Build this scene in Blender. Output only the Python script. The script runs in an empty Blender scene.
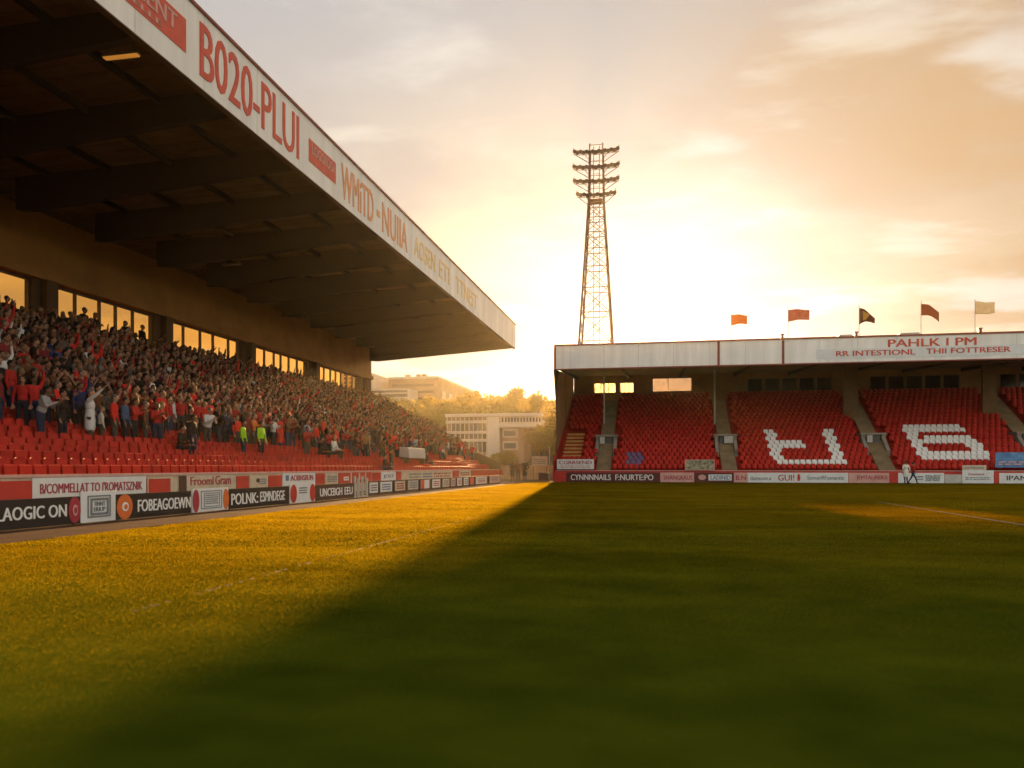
import bpy, math, random
import numpy as np
from mathutils import Vector, Matrix

random.seed(7)
rng = np.random.default_rng(7)
SC = bpy.context.scene
COL = SC.collection
R = math.radians

# ------------------------------------------------------------------ camera geometry (for siting things from the survey of the photo)
FPX, CX, HY, CAMH = 775.0, 512.0, 467.0, 1.35
YAW = math.atan(146 / 775)
SY_, CY_ = math.sin(YAW), math.cos(YAW)

def dirx(px):
    k = (px - CX) / FPX
    return k * CY_ - SY_, k * SY_ + CY_

def on_x(px, X):                       # distance along Y where the sight line of a column meets the plane X
    a, b = dirx(px)
    return X / a * b

def on_y(px, Y):
    a, b = dirx(px)
    return Y / b * a

def depth(X, Y):
    return -X * SY_ + Y * CY_

# ------------------------------------------------------------------ object helpers
ORIG = {}

def tag(o, label=None, cat=None, group=None, kind=None):
    if label: o['label'] = label
    if cat: o['category'] = cat
    if group: o['group'] = group
    if kind: o['kind'] = kind
    return o

def empty(name, loc, label, cat, group=None):
    o = bpy.data.objects.new(name, None)
    COL.objects.link(o)
    o.location = loc
    o.empty_display_size = 0.3
    ORIG[o.name] = Vector(loc)
    return tag(o, label, cat, group)

class MB:
    """collects shapes in world coordinates"""
    def __init__(self):
        self.v, self.f, self.mi, self.cur = [], [], [], 0

    def add(self, vs, fs):
        n = len(self.v)
        self.v += [tuple(p) for p in vs]
        for f in fs:
            self.f.append(tuple(i + n for i in f)); self.mi.append(self.cur)
        return self

    def box(self, x0, x1, y0, y1, z0, z1):
        vs = [(x0, y0, z0), (x1, y0, z0), (x1, y1, z0), (x0, y1, z0), (x0, y0, z1), (x1, y0, z1), (x1, y1, z1), (x0, y1, z1)]
        return self.add(vs, [(0, 3, 2, 1), (4, 5, 6, 7), (0, 1, 5, 4), (1, 2, 6, 5), (2, 3, 7, 6), (3, 0, 4, 7)])

    def obox(self, o, ax, ay, az):     # box from a corner and three edge vectors
        o, ax, ay, az = map(Vector, (o, ax, ay, az))
        vs = [o, o + ax, o + ax + ay, o + ay, o + az, o + ax + az, o + ax + ay + az, o + ay + az]
        fs = [(0, 3, 2, 1), (4, 5, 6, 7), (0, 1, 5, 4), (1, 2, 6, 5), (2, 3, 7, 6), (3, 0, 4, 7)]
        if ax.cross(ay).dot(az) < 0: fs = [f[::-1] for f in fs]
        return self.add(vs, fs)

    def prism(self, poly, vec):        # closed polygon (3D points) swept by vec
        n = len(poly)
        vec = Vector(vec)
        vs = [Vector(p) for p in poly]
        nrm = Vector((0, 0, 0))
        for i in range(n):
            nrm += vs[i].cross(vs[(i + 1) % n])
        top = [p + vec for p in vs]
        fs = [tuple(range(n))[::-1], tuple(range(n, 2 * n))] + [(i, (i + 1) % n, n + (i + 1) % n, n + i) for i in range(n)]
        if nrm.dot(vec) < 0: fs = [f[::-1] for f in fs]
        return self.add(vs + top, fs)

    def tube(self, p0, r0, p1, r1=None, n=8, caps=True):
        p0, p1 = Vector(p0), Vector(p1)
        r1 = r0 if r1 is None else r1
        d = (p1 - p0)
        if d.length < 1e-6: return self
        d.normalize()
        a = d.cross(Vector((0, 0, 1)) if abs(d.z) < .9 else Vector((1, 0, 0))).normalized()
        b = d.cross(a)
        vs = []
        for p, r in ((p0, r0), (p1, r1)):
            for i in range(n):
                t = 2 * math.pi * i / n
                vs.append(p + (a * math.cos(t) + b * math.sin(t)) * r)
        fs = [(i, (i + 1) % n, n + (i + 1) % n, n + i) for i in range(n)]
        if caps: fs += [tuple(range(n))[::-1], tuple(range(n, 2 * n))]
        return self.add(vs, fs)

    def ball(self, c, rad, mat=None, nu=12, nv=8):
        c = Vector(c)
        rx, ry, rz = rad if hasattr(rad, '__len__') else (rad,) * 3
        vs = [Vector((0, 0, rz))]
        for j in range(1, nv):
            th = math.pi * j / nv
            for i in range(nu):
                ph = 2 * math.pi * i / nu
                vs.append(Vector((rx * math.sin(th) * math.cos(ph), ry * math.sin(th) * math.sin(ph), rz * math.cos(th))))
        vs.append(Vector((0, 0, -rz)))
        if mat is not None: vs = [mat @ v for v in vs]
        vs = [c + v for v in vs]
        fs = [(0, 1 + i, 1 + (i + 1) % nu) for i in range(nu)]
        for j in range(nv - 2):
            a = 1 + j * nu
            fs += [(a + i, a + nu + i, a + nu + (i + 1) % nu, a + (i + 1) % nu) for i in range(nu)]
        a = 1 + (nv - 2) * nu
        fs += [(a + i, len(vs) - 1, a + (i + 1) % nu) for i in range(nu)]
        return self.add(vs, fs)

    def mesh(self, name, mats, off=(0, 0, 0), smooth=False):
        me = bpy.data.meshes.new(name)
        off = Vector(off)
        me.from_pydata([tuple(Vector(v) - off) for v in self.v], [], self.f)
        for m in (mats if isinstance(mats, (list, tuple)) else [mats]): me.materials.append(m)
        if any(self.mi): me.polygons.foreach_set('material_index', self.mi)
        if smooth: me.polygons.foreach_set('use_smooth', [True] * len(me.polygons))
        me.update()
        return me

    def build(self, name, mats, parent=None, smooth=False, base=None, bevel=0):
        """links ONE object; origin = the parent's origin, or base for a top-level one"""
        off = ORIG[parent.name] if parent is not None else Vector(base or (0, 0, 0))
        o = bpy.data.objects.new(name, self.mesh(name, mats, off, smooth))
        COL.objects.link(o)
        ORIG[o.name] = off
        if parent is not None: o.parent = parent
        else: o.location = off
        if bevel:
            m = o.modifiers.new('bevel', 'BEVEL'); m.width = bevel; m.segments = 2; m.limit_method = 'ANGLE'
        return o

def np_mesh(name, V, Fs, mats, mi=None, col=None):
    """fast mesh from arrays; Fs (n,k) with one k"""
    me = bpy.data.meshes.new(name)
    n, k = Fs.shape
    me.vertices.add(len(V)); me.vertices.foreach_set('co', np.ascontiguousarray(V, dtype=np.float32).ravel())
    me.loops.add(n * k); me.loops.foreach_set('vertex_index', np.ascontiguousarray(Fs, dtype=np.int32).ravel())
    me.polygons.add(n); me.polygons.foreach_set('loop_start', np.arange(n, dtype=np.int32) * k)
    for m in mats: me.materials.append(m)
    if mi is not None: me.polygons.foreach_set('material_index', np.ascontiguousarray(mi, dtype=np.int32))
    me.update(calc_edges=True)
    if col is not None:
        a = me.color_attributes.new('tint', 'FLOAT_COLOR', 'CORNER')
        c4 = np.ones((n, k, 4), dtype=np.float32); c4[:, :, :3] = col[:, None, :]
        a.data.foreach_set('color', c4.ravel())
    return me

def link(name, me, base=(0, 0, 0), parent=None):
    o = bpy.data.objects.new(name, me); COL.objects.link(o); o.location = base
    ORIG[o.name] = Vector(base)
    if parent: o.parent = parent
    return o

# ------------------------------------------------------------------ materials
def srgb(r, g, b):
    f = lambda c: (c / 255 / 12.92) if c / 255 <= .04045 else ((c / 255 + .055) / 1.055) ** 2.4
    return f(r), f(g), f(b)

def mat(name, col, rough=.7, amt=.2, scale=3.0, bump=0.0, bscale=None, metal=0.0, spec=.4, col2=None, stretch=(1, 1, 1), emit=None):
    m = bpy.data.materials.new(name); m.use_nodes = True
    nt = m.node_tree; N, L = nt.nodes, nt.links
    b = N['Principled BSDF']
    b.inputs['Roughness'].default_value = rough; b.inputs['Metallic'].default_value = metal
    b.inputs['Specular IOR Level'].default_value = spec
    geo = N.new('ShaderNodeNewGeometry')
    mp = N.new('ShaderNodeMapping'); mp.inputs['Scale'].default_value = stretch
    L.new(geo.outputs['Position'], mp.inputs['Vector'])
    nz = N.new('ShaderNodeTexNoise'); nz.inputs['Scale'].default_value = scale; nz.inputs['Detail'].default_value = 5
    nz.inputs['Roughness'].default_value = .65
    L.new(mp.outputs['Vector'], nz.inputs['Vector'])
    rp = N.new('ShaderNodeValToRGB')
    c1 = [c * (1 - amt) for c in col]; c2 = col2 or [min(1, c * (1 + amt)) for c in col]
    rp.color_ramp.elements[0].position = .32; rp.color_ramp.elements[1].position = .68
    rp.color_ramp.elements[0].color = (*c1, 1); rp.color_ramp.elements[1].color = (*c2, 1)
    L.new(nz.outputs['Fac'], rp.inputs['Fac']); L.new(rp.outputs['Color'], b.inputs['Base Color'])
    if bump:
        n2 = N.new('ShaderNodeTexNoise'); n2.inputs['Scale'].default_value = bscale or scale * 6; n2.inputs['Detail'].default_value = 4
        L.new(mp.outputs['Vector'], n2.inputs['Vector'])
        bp = N.new('ShaderNodeBump'); bp.inputs['Strength'].default_value = bump; bp.inputs['Distance'].default_value = .05
        L.new(n2.outputs['Fac'], bp.inputs['Height']); L.new(bp.outputs['Normal'], b.inputs['Normal'])
    if emit:
        b.inputs['Emission Color'].default_value = (*emit[0], 1); b.inputs['Emission Strength'].default_value = emit[1]
    return m

M = {}
M['white_paint'] = mat('white_paint', (.74, .73, .70), .5, .08, 1.2, bump=.05)
M['fascia'] = mat('fascia_sheet', (.80, .78, .75), .55, .12, 1.1, bump=.08, stretch=(1, 1, .12))
M['red'] = mat('red_paint', (.50, .035, .022), .5, .15, 1.5)
M['red_letter'] = mat('red_letter', (.60, .075, .04), .5, .12, 2)
M['hazed_orange_letter'] = mat('hazed_orange_letter', (.74, .34, .17), .5, .15, 2)  # red letters paled to orange: haze wash put into the colour
M['hazed_ochre_letter'] = mat('hazed_ochre_letter', (.78, .58, .26), .5, .15, 2)  # paled further to ochre, haze over the far end put into the colour
M['dark_red'] = mat('dark_red_trim', (.22, .035, .02), .5, .2, 2)
M['maroon'] = mat('maroon_board', (.10, .022, .016), .5, .15, 2)
M['black'] = mat('black_board', (.014, .012, .011), .45, .25, 2)
M['brown_board'] = mat('brown_board', (.075, .035, .022), .6, .25, 2)
M['pink'] = mat('pale_pink_board', (.60, .34, .30), .5, .12, 2)
M['cream'] = mat('cream_board', (.55, .47, .35), .6, .15, 3)
M['white_board'] = mat('white_board', (.68, .70, .70), .45, .08, 2)
M['grey_print'] = mat('grey_print', (.16, .19, .21), .5, .2, 6)
M['blue_print'] = mat('blue_print', (.10, .17, .30), .5, .2, 6)
M['letter_white'] = mat('white_letter', (.78, .78, .76), .5, .05, 3)
M['dark_letter'] = mat('dark_letter', (.05, .04, .04), .5, .1, 3)
M['crimson'] = mat('crimson_emblem', (.36, .03, .05), .5, .2, 8)
M['orange'] = mat('orange_emblem', (.66, .15, .03), .5, .12, 5)
M['blue_sheet'] = mat('blue_banner', (.045, .16, .42), .6, .3, 1.2, col2=(.16, .34, .6))
M['foliage_print'] = mat('mottled_print', (.14, .17, .08), .6, .6, 4, col2=(.5, .44, .3))
M['concrete'] = mat('concrete', (.30, .26, .21), .9, .22, .9, spec=.1, bump=.15, bscale=9)
M['stair'] = mat('stair_concrete', (.22, .155, .085), .9, .25, .9, bump=.15, bscale=9)
M['red_step'] = mat('red_painted_step', (.34, .026, .015), .8, .25, .8, spec=.1, bump=.1)
M['seat'] = mat('red_seat_plastic', (.42, .024, .014), .55, .28, 1.4, spec=.15)
M['seat_white'] = mat('white_seat_plastic', (.78, .77, .75), .4, .05, 1.1)
M['seat_blue'] = mat('violet_seat_plastic', (.13, .07, .17), .4, .2, 1.1)
M['seat_gold'] = mat('gold_step', (.46, .27, .07), .7, .2, 2)
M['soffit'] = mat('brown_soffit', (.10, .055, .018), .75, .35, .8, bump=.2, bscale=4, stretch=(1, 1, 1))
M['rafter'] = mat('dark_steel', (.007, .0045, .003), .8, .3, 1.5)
M['band'] = mat('tan_render', (.34, .17, .042), .85, .2, .5, bump=.1, bscale=6)
M['pillar'] = mat('brown_pillar', (.10, .055, .022), .8, .2, .8)
M['pier'] = mat('brown_pier', (.20, .12, .055), .85, .2, .8)
M['frame'] = mat('window_frame', (.10, .065, .035), .5, .2, 2)
M['roof'] = mat('roof_sheet', (.30, .27, .24), .55, .2, .5)
M['backwall'] = mat('brown_wall', (.30, .15, .06), .85, .25, .6, bump=.1)
M['steel'] = mat('weathered_steel', (.16, .10, .06), .5, .3, 1.5, metal=.3)
M['tower'] = mat('rusty_tower_steel', (.20, .10, .045), .6, .3, 1.0)
M['lamp'] = mat('lamp_housing', (.10, .06, .04), .5, .3, 4)
M['lamp_glass'] = mat('lamp_glass', (.25, .2, .15), .15, .1, 4, spec=.6)
M['glow_lamp'] = mat('amber_tube', (.7, .3, .08), .5, .1, 4, emit=((1, .40, .06), .11))
M['track'] = mat('cinder_track', (.085, .048, .034), .95, .25, 1.3, spec=.03, bump=.25, bscale=25)
M['ground'] = mat('dusty_ground', (.12, .085, .045), .95, .3, .05, spec=.03, bump=.2, bscale=2)
M['hill'] = mat('hill_grass', (.10, .10, .035), .95, .3, .04)
M['brick'] = mat('pale_brick', (.30, .19, .12), .85, .18, .3)
M['stone'] = mat('pale_stone', (.52, .45, .37), .8, .12, .3)
M['dark_window'] = mat('dark_glazing', (.05, .04, .035), .25, .3, .5, spec=.5)
M['bark'] = mat('bark', (.09, .06, .035), .9, .3, 4)
M['fence'] = mat('brown_timber', (.56, .38, .21), .85, .25, 1.5)
M['canvas'] = mat('silver_sheet', (.46, .45, .42), .5, .15, 3)
M['hivis'] = mat('lime_vest', (.30, .62, .03), .6, .1, 5)
M['pole'] = mat('pale_pole', (.45, .40, .33), .4, .1, 3)

def leaf_material(name, c1, c2, trans):
    m = bpy.data.materials.new(name); m.use_nodes = True
    nt = m.node_tree; N, L = nt.nodes, nt.links
    N.remove(N['Principled BSDF']); out = N['Material Output']
    geo = N.new('ShaderNodeNewGeometry')
    nz = N.new('ShaderNodeTexNoise'); nz.inputs['Scale'].default_value = .35; nz.inputs['Detail'].default_value = 6
    L.new(geo.outputs['Position'], nz.inputs['Vector'])
    rp = N.new('ShaderNodeValToRGB')
    rp.color_ramp.elements[0].position = .35; rp.color_ramp.elements[1].position = .65
    rp.color_ramp.elements[0].color = (*c1, 1); rp.color_ramp.elements[1].color = (*c2, 1)
    L.new(nz.outputs['Fac'], rp.inputs['Fac'])
    d = N.new('ShaderNodeBsdfDiffuse'); L.new(rp.outputs['Color'], d.inputs['Color'])
    t = N.new('ShaderNodeBsdfTranslucent'); t.inputs['Color'].default_value = (*trans, 1)
    mx = N.new('ShaderNodeMixShader'); mx.inputs['Fac'].default_value = .5
    L.new(d.outputs[0], mx.inputs[1]); L.new(t.outputs[0], mx.inputs[2]); L.new(mx.outputs[0], out.inputs['Surface'])
    return m
M['leaf'] = leaf_material('foliage', (.04, .05, .012), (.09, .09, .02), (.42, .28, .05))

def grass_material(name, blade):
    m = bpy.data.materials.new(name); m.use_nodes = True
    nt = m.node_tree; N, L = nt.nodes, nt.links
    N.remove(N['Principled BSDF']); out = N['Material Output']
    geo = N.new('ShaderNodeNewGeometry')
    def noise(scale, det=3, st=(1, 1, 0)):
        mp = N.new('ShaderNodeMapping'); mp.inputs['Scale'].default_value = st; L.new(geo.outputs['Position'], mp.inputs['Vector'])
        z = N.new('ShaderNodeTexNoise'); z.inputs['Scale'].default_value = scale; z.inputs['Detail'].default_value = det
        L.new(mp.outputs['Vector'], z.inputs['Vector']); return z.outputs['Fac']
    def math_(op, a, b):
        q = N.new('ShaderNodeMath'); q.operation = op
        for s, v in zip(q.inputs, (a, b)):
            if isinstance(v, (int, float)): s.default_value = v
            else: L.new(v, s)
        return q.outputs[0]
    f = math_('ADD', math_('MULTIPLY', noise(.22, 4, (1, 2.2, 0)), .7), math_('MULTIPLY', noise(1.6, 3), .3))
    if blade:
        f = math_('ADD', math_('MULTIPLY', f, .96), math_('MULTIPLY', noise(25, 1), .04))
    rp = N.new('ShaderNodeValToRGB'); e = rp.color_ramp.elements
    e[0].position = .36; e[1].position = .64
    e[0].color = (.024, .036, .002, 1); e[1].color = (.058, .070, .004, 1)
    L.new(f, rp.inputs['Fac'])
    d = N.new('ShaderNodeBsdfDiffuse'); L.new(rp.outputs['Color'], d.inputs['Color'])
    if blade:
        r2 = N.new('ShaderNodeValToRGB'); e = r2.color_ramp.elements
        e[0].position = .36; e[1].position = .64
        e[0].color = (.34, .205, .002, 1); e[1].color = (.60, .370, .004, 1)
        L.new(f, r2.inputs['Fac'])
        t = N.new('ShaderNodeBsdfTranslucent'); L.new(r2.outputs['Color'], t.inputs['Color'])
        mx = N.new('ShaderNodeMixShader'); mx.inputs['Fac'].default_value = .5
        L.new(d.outputs[0], mx.inputs[1]); L.new(t.outputs[0], mx.inputs[2]); L.new(mx.outputs[0], out.inputs['Surface'])
    else:
        L.new(d.outputs[0], out.inputs['Surface'])
    return m
M['turf'] = grass_material('turf_soil', False)
M['blade'] = grass_material('grass_blade', True)

def glass_material(name, tint, gloss):
    m = bpy.data.materials.new(name); m.use_nodes = True
    nt = m.node_tree; N, L = nt.nodes, nt.links
    N.remove(N['Principled BSDF']); out = N['Material Output']
    t = N.new('ShaderNodeBsdfTransparent'); t.inputs['Color'].default_value = (*tint, 1)
    g = N.new('ShaderNodeBsdfGlossy'); g.inputs['Roughness'].default_value = .12
    mx = N.new('ShaderNodeMixShader'); mx.inputs['Fac'].default_value = gloss
    L.new(t.outputs[0], mx.inputs[1]); L.new(g.outputs[0], mx.inputs[2]); L.new(mx.outputs[0], out.inputs['Surface'])
    return m
M['glass'] = glass_material('amber_glass', (.95, .70, .36), .04)
M['frosted'] = mat('frosted_glass', (.8, .75, .6), .4, .06, 3)
_n = M['frosted'].node_tree; _t = _n.nodes.new('ShaderNodeBsdfTranslucent'); _t.inputs['Color'].default_value = (.85, .78, .6, 1)
_n.links.new(_t.outputs[0], _n.nodes['Material Output'].inputs['Surface'])
M['glass_pale'] = glass_material('smoky_glass', (.50, .42, .34), .03)
M['glass_dim'] = glass_material('dusty_glass', (.30, .16, .05), .04)

def cloth_material(name, col, trans, col2=None, scale=4):
    m = mat(name, col, .8, .2, scale, col2=col2)
    nt = m.node_tree; N, L = nt.nodes, nt.links
    b = N['Principled BSDF']; t = N.new('ShaderNodeBsdfTranslucent'); t.inputs['Color'].default_value = (*trans, 1)
    mx = N.new('ShaderNodeMixShader'); mx.inputs['Fac'].default_value = .55
    L.new(b.outputs[0], mx.inputs[1]); L.new(t.outputs[0], mx.inputs[2]); L.new(mx.outputs[0], N['Material Output'].inputs['Surface'])
    return m

# clothes and skin of people: the tint is each person's own
def person_material(name, mode, ramp=None, rough=.85):
    m = bpy.data.materials.new(name); m.use_nodes = True
    nt = m.node_tree; N, L = nt.nodes, nt.links
    b = N['Principled BSDF']; b.inputs['Roughness'].default_value = rough; b.inputs['Specular IOR Level'].default_value = .2
    if mode == 'attr':
        a = N.new('ShaderNodeAttribute'); a.attribute_name = 'tint'; L.new(a.outputs['Color'], b.inputs['Base Color'])
    else:
        oi = N.new('ShaderNodeObjectInfo')
        if mode == 'color':
            L.new(oi.outputs['Color'], b.inputs['Base Color'])
        else:
            rp = N.new('ShaderNodeValToRGB'); rp.color_ramp.interpolation = 'CONSTANT'
            e = rp.color_ramp.elements
            while len(e) < len(ramp): e.new(.5)
            for i, c in enumerate(ramp): e[i].position = i / len(ramp); e[i].color = (*c, 1)
            L.new(oi.outputs['Random'], rp.inputs['Fac']); L.new(rp.outputs['Color'], b.inputs['Base Color'])
    return m
SKIN = [(.28, .14, .085), (.33, .18, .11), (.24, .12, .07), (.36, .20, .13), (.15, .075, .045)]
HAIR = [(.02, .013, .008), (.05, .028, .014), (.03, .02, .012), (.16, .10, .05), (.12, .10, .085), (.015, .012, .01)]
TROU = [(.015, .017, .025), (.03, .04, .08), (.02, .02, .02), (.06, .05, .04), (.02, .03, .06)]
PM = [person_material('skin', 'rand', SKIN, .6), person_material('clothing_top', 'color'), person_material('trousers', 'rand', TROU),
      person_material('hair', 'rand', HAIR), mat('shoe', (.02, .018, .016), .6, .2, 4)]
PM_STUFF = person_material('crowd_clothing', 'attr')

# ------------------------------------------------------------------ lettering
_txt = {}
def text_geo(s):
    if s in _txt: return _txt[s]
    cu = bpy.data.curves.new('lettering', 'FONT'); cu.body = s; cu.size = 1; cu.extrude = .5; cu.resolution_u = 3
    o = bpy.data.objects.new('lettering', cu); COL.objects.link(o)
    me = bpy.data.meshes.new_from_object(o.evaluated_get(bpy.context.evaluated_depsgraph_get()))
    v = np.array([tuple(p.co) for p in me.vertices]); f = [tuple(p.vertices) for p in me.polygons]
    bpy.data.objects.remove(o); bpy.data.curves.remove(cu); bpy.data.meshes.remove(me)
    lo, hi = v.min(0), v.max(0)
    v[:, :2] = (v[:, :2] - lo[:2]) / (hi[:2] - lo[:2]); v[:, 2] += .5
    _txt[s] = (v, f)
    return _txt[s]

class Plane:
    """an upright plane through o with level direction u; outward normal n = u x z"""
    def __init__(self, o, u):
        self.o = Vector((*o, 0)); self.u = Vector((*u, 0)).normalized(); self.n = self.u.cross(Vector((0, 0, 1)))
    def u_px(self, px):
        a, b = dirx(px)
        # o + t u = d (a,b)
        det = -self.u.x * b + self.u.y * a
        t = (self.o.x * b - self.o.y * a) / det
        return t
    def P(self, u, z, n=0):
        return self.o + self.u * u + Vector((0, 0, z)) + self.n * n
    def panel(self, mb, u0, u1, z0, z1, n0, n1):
        return mb.obox(self.P(u0, z0, n0), self.u * (u1 - u0), self.n * (n1 - n0), (0, 0, z1 - z0))
    def text(self, mb, s, u0, u1, z0, z1, n, th=.012):
        v, f = text_geo(s)
        w = (u1 - u0) / max(1, len(s)) * .035
        for sh in (-w, w):                      # a second stroke either side: bold
            mb.add([self.P(u0 + sh + p[0] * (u1 - u0), z0 + p[1] * (z1 - z0), n + p[2] * th * (.9 if sh > 0 else .8)) for p in v], f)
        return mb.add([self.P(u0 + p[0] * (u1 - u0), z0 + p[1] * (z1 - z0), n + p[2] * th) for p in v], f)
    def disc(self, mb, uc, zc, ru, rz, n0, n1, k=28):
        vs = [self.P(uc + ru * math.cos(2 * math.pi * i / k), zc + rz * math.sin(2 * math.pi * i / k), nn) for nn in (n0, n1) for i in range(k)]
        fs = [tuple(range(k))[::-1], tuple(range(k, 2 * k))] + [(i, (i + 1) % k, k + (i + 1) % k, k + i) for i in range(k)]
        return mb.add(vs, fs)
    def ring(self, mb, u0, u1, z0, z1, w, n0, n1):
        self.panel(mb, u0, u1, z0, z0 + w, n0, n1); self.panel(mb, u0, u1, z1 - w, z1, n0, n1)
        self.panel(mb, u0, u0 + w, z0 + w, z1 - w, n0, n1); self.panel(mb, u1 - w, u1, z0 + w, z1 - w, n0, n1)

# ------------------------------------------------------------------ ground
PITCH_Y1 = 68.2
g = MB(); g.add([(-1500, -400, -.03), (1500, -400, -.03), (1500, 2600, -.03), (-1500, 2600, -.03)], [(0, 1, 2, 3)])
tag(g.build('ground', M['ground']), kind='structure')
g = MB(); g.add([(-14.6, -4, 0.0), (45, -4, 0.0), (45, 69.6, 0.0), (-14.6, 69.6, 0.0)], [(0, 1, 2, 3)])
tag(g.build('track', M['track']), kind='structure')
g = MB(); g.add([(-11.3, -4, .006), (44, -4, .006), (44, PITCH_Y1, .006), (-11.3, PITCH_Y1, .006)], [(0, 1, 2, 3)])
tag(g.build('pitch', M['turf']), kind='structure')

def grass():
    zones = [(0, 7, 9000, .0030, .012), (7, 13, 6500, .0034, .017), (13, 24, 2600, .0055, .024), (24, 42, 900, .011, .032), (42, 75, 330, .024, .038)]
    VV, FF = [], []; nv = 0
    for d0, d1, dens, w, h in zones:
        # sample a box then keep what lies in the view's wedge (with a generous margin)
        x0, x1, y0, y1 = max(-11.25, -1.2 * d1 - 3), min(36, 1.0 * d1 + 3), max(-1.0, d0 * .7 - 2), min(PITCH_Y1, d1 + 5)
        n = int((x1 - x0) * (y1 - y0) * dens)
        x = rng.uniform(x0, x1, n); y = rng.uniform(y0, y1, n)
        d = -x * SY_ + y * CY_; xc = x * CY_ + y * SY_
        edge = -11.3 + .12 * np.sin(y * 1.7) + .08 * np.sin(y * 4.1)
        k = (d >= d0) & (d < d1) & (np.abs(xc) < d * .74 + 3.0) & (d > 2.6) & (x > edge)
        # a row of thin tufts: some bare patches
        k &= rng.random(n) < (.8 + .2 * (np.sin(x * 1.3 + np.sin(y * .9) * 2) * np.sin(y * 1.1) > -.6))
        x, y = x[k], y[k]; n = len(x)
        yaw = rng.uniform(0, 2 * np.pi, n); ww = w * rng.uniform(.6, 1.3, n); hh = np.minimum(.0040 + .00108 * d[k], .042) * rng.uniform(.65, 1.15, n)
        lean = rng.normal(0, .28, (n, 2)) * hh[:, None]
        cx, sx = np.cos(yaw) * ww / 2, np.sin(yaw) * ww / 2
        z0 = np.full(n, .004)
        V = np.stack([np.stack([x - cx, y - sx, z0], 1), np.stack([x + cx, y + sx, z0], 1),
                      np.stack([x + lean[:, 0], y + lean[:, 1], hh], 1)], 1).reshape(-1, 3)
        VV.append(V); FF.append(np.arange(nv, nv + 3 * n).reshape(-1, 3)); nv += 3 * n
    me = np_mesh('grass', np.concatenate(VV), np.concatenate(FF), [M['blade']])
    tag(link('grass', me), 'short mown grass of the pitch, gold in the sun and olive in the shade', 'grass', kind='stuff')
grass()

M['chalk'] = mat('worn_chalk', (.15, .14, .07), .9, .35, 2.5, bump=.2)
def line_strip(name, x0, x1, y0, y1, z=.02, worn=False):
    g = MB()
    cell = .6 if not worn else .035
    nx, ny = max(1, int((x1 - x0) / cell)), max(1, int((y1 - y0) / cell))
    for i in range(nx):
        for j in range(ny):
            if worn and random.random() < .72: continue
            a, b = x0 + (x1 - x0) * i / nx, x0 + (x1 - x0) * (i + 1) / nx
            c, d = y0 + (y1 - y0) * j / ny, y0 + (y1 - y0) * (j + 1) / ny
            g.add([(a, c, z), (b, c, z), (b, d, z), (a, d, z)], [(0, 1, 2, 3)])
    tag(g.build(name, M['chalk']), kind='structure')
line_strip('penalty_line', 8.2, 8.32, 13, 32)
M['chalk'] = mat('trodden_chalk', (.06, .058, .02), .9, .4, 2.5)
line_strip('touchline', -4.84, -4.78, 6, 34, z=.0068, worn=True)

# ------------------------------------------------------------------ LEFT STAND
LX0, LY0, LY1 = -14.6, -3.0, 71.0
NROW, RD, RR = 16, .75, .38
def rowx(k): return -15.6 - RD * k          # seat back line of row k
def rowz(k): return .79 + RR * k            # tread height of row k
LS = empty('grandstand', (-21, 34, 0), 'big left grandstand with cantilever roof, packed terrace and pale lettered fascia', 'grandstand')

g = MB()                                      # stepped terrace
prof = [(LX0 - .12, 0), (LX0 - .12, rowz(0))]
for k in range(NROW):
    xa = LX0 - .12 if k == 0 else rowx(k) + .36
    if k: prof += [(xa, rowz(k - 1)), (xa, rowz(k))]
prof += [(-27.9, rowz(NROW - 1)), (-27.9, 0)]
g.prism([(x, LY0, z) for x, z in prof], (0, LY1 - LY0, 0))
g.build('terrace', M['red_step'], LS)

WZ0, WZ1, BX = 7.35, 9.75, -27.3
groups = [(3.4, 11.0), (12.6, 20.2), (21.9, 29.8), (31.3, 38.3), (39.9, 47.3), (49.2, 57.3), (59.5, 67.9)]
panes = [4, 4, 4, 5, 5, 6, 7]
g = MB()
g.box(BX - .35, BX, LY0, LY1, 5.0, WZ0)
g.build('back_wall', M['band'], LS)
g = MB(); g.box(BX - .35, BX + .12, LY0, LY1, WZ1, 12.75)
g.box(BX + .12, BX + .34, LY0, LY1, WZ1, WZ1 + .34)
g.build('wall_band', M['band'], LS)
edges = [LY0] + [e for gr in groups for e in gr] + [LY1]
for i in range(0, len(edges), 2):
    a, b = edges[i], edges[i + 1]
    g = MB(); g.box(BX - .35, BX + .1, a, b, WZ0, WZ1); g.box(BX + .1, BX + .45, (a + b) / 2 - .32, (a + b) / 2 + .32, 6.4, WZ1)
    g.build('pillar', M['pillar'], LS, bevel=.02)
for (a, b), n in zip(groups, panes):
    g = MB()
    g.box(BX - .2, BX - .08, a, b, WZ0, WZ0 + .1); g.box(BX - .2, BX - .08, a, b, WZ1 - .12, WZ1)
    w = (b - a) / n
    cuts = [a + w * i + (random.uniform(-.22, .22) if 0 < i < n else 0) for i in range(n + 1)]
    for c in cuts:
        c = min(max(c, a + .05), b - .05)
        g.box(BX - .2, BX - .06, c - .05, c + .05, WZ0 + .1, WZ1 - .12)
    f = g.build('window', M['frame'], LS)
    g = MB(); g.box(BX - .145, BX - .135, a + .02, b - .02, WZ0 + .05, WZ1 - .06)
    g.build('pane', M['glass'], f)

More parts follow.
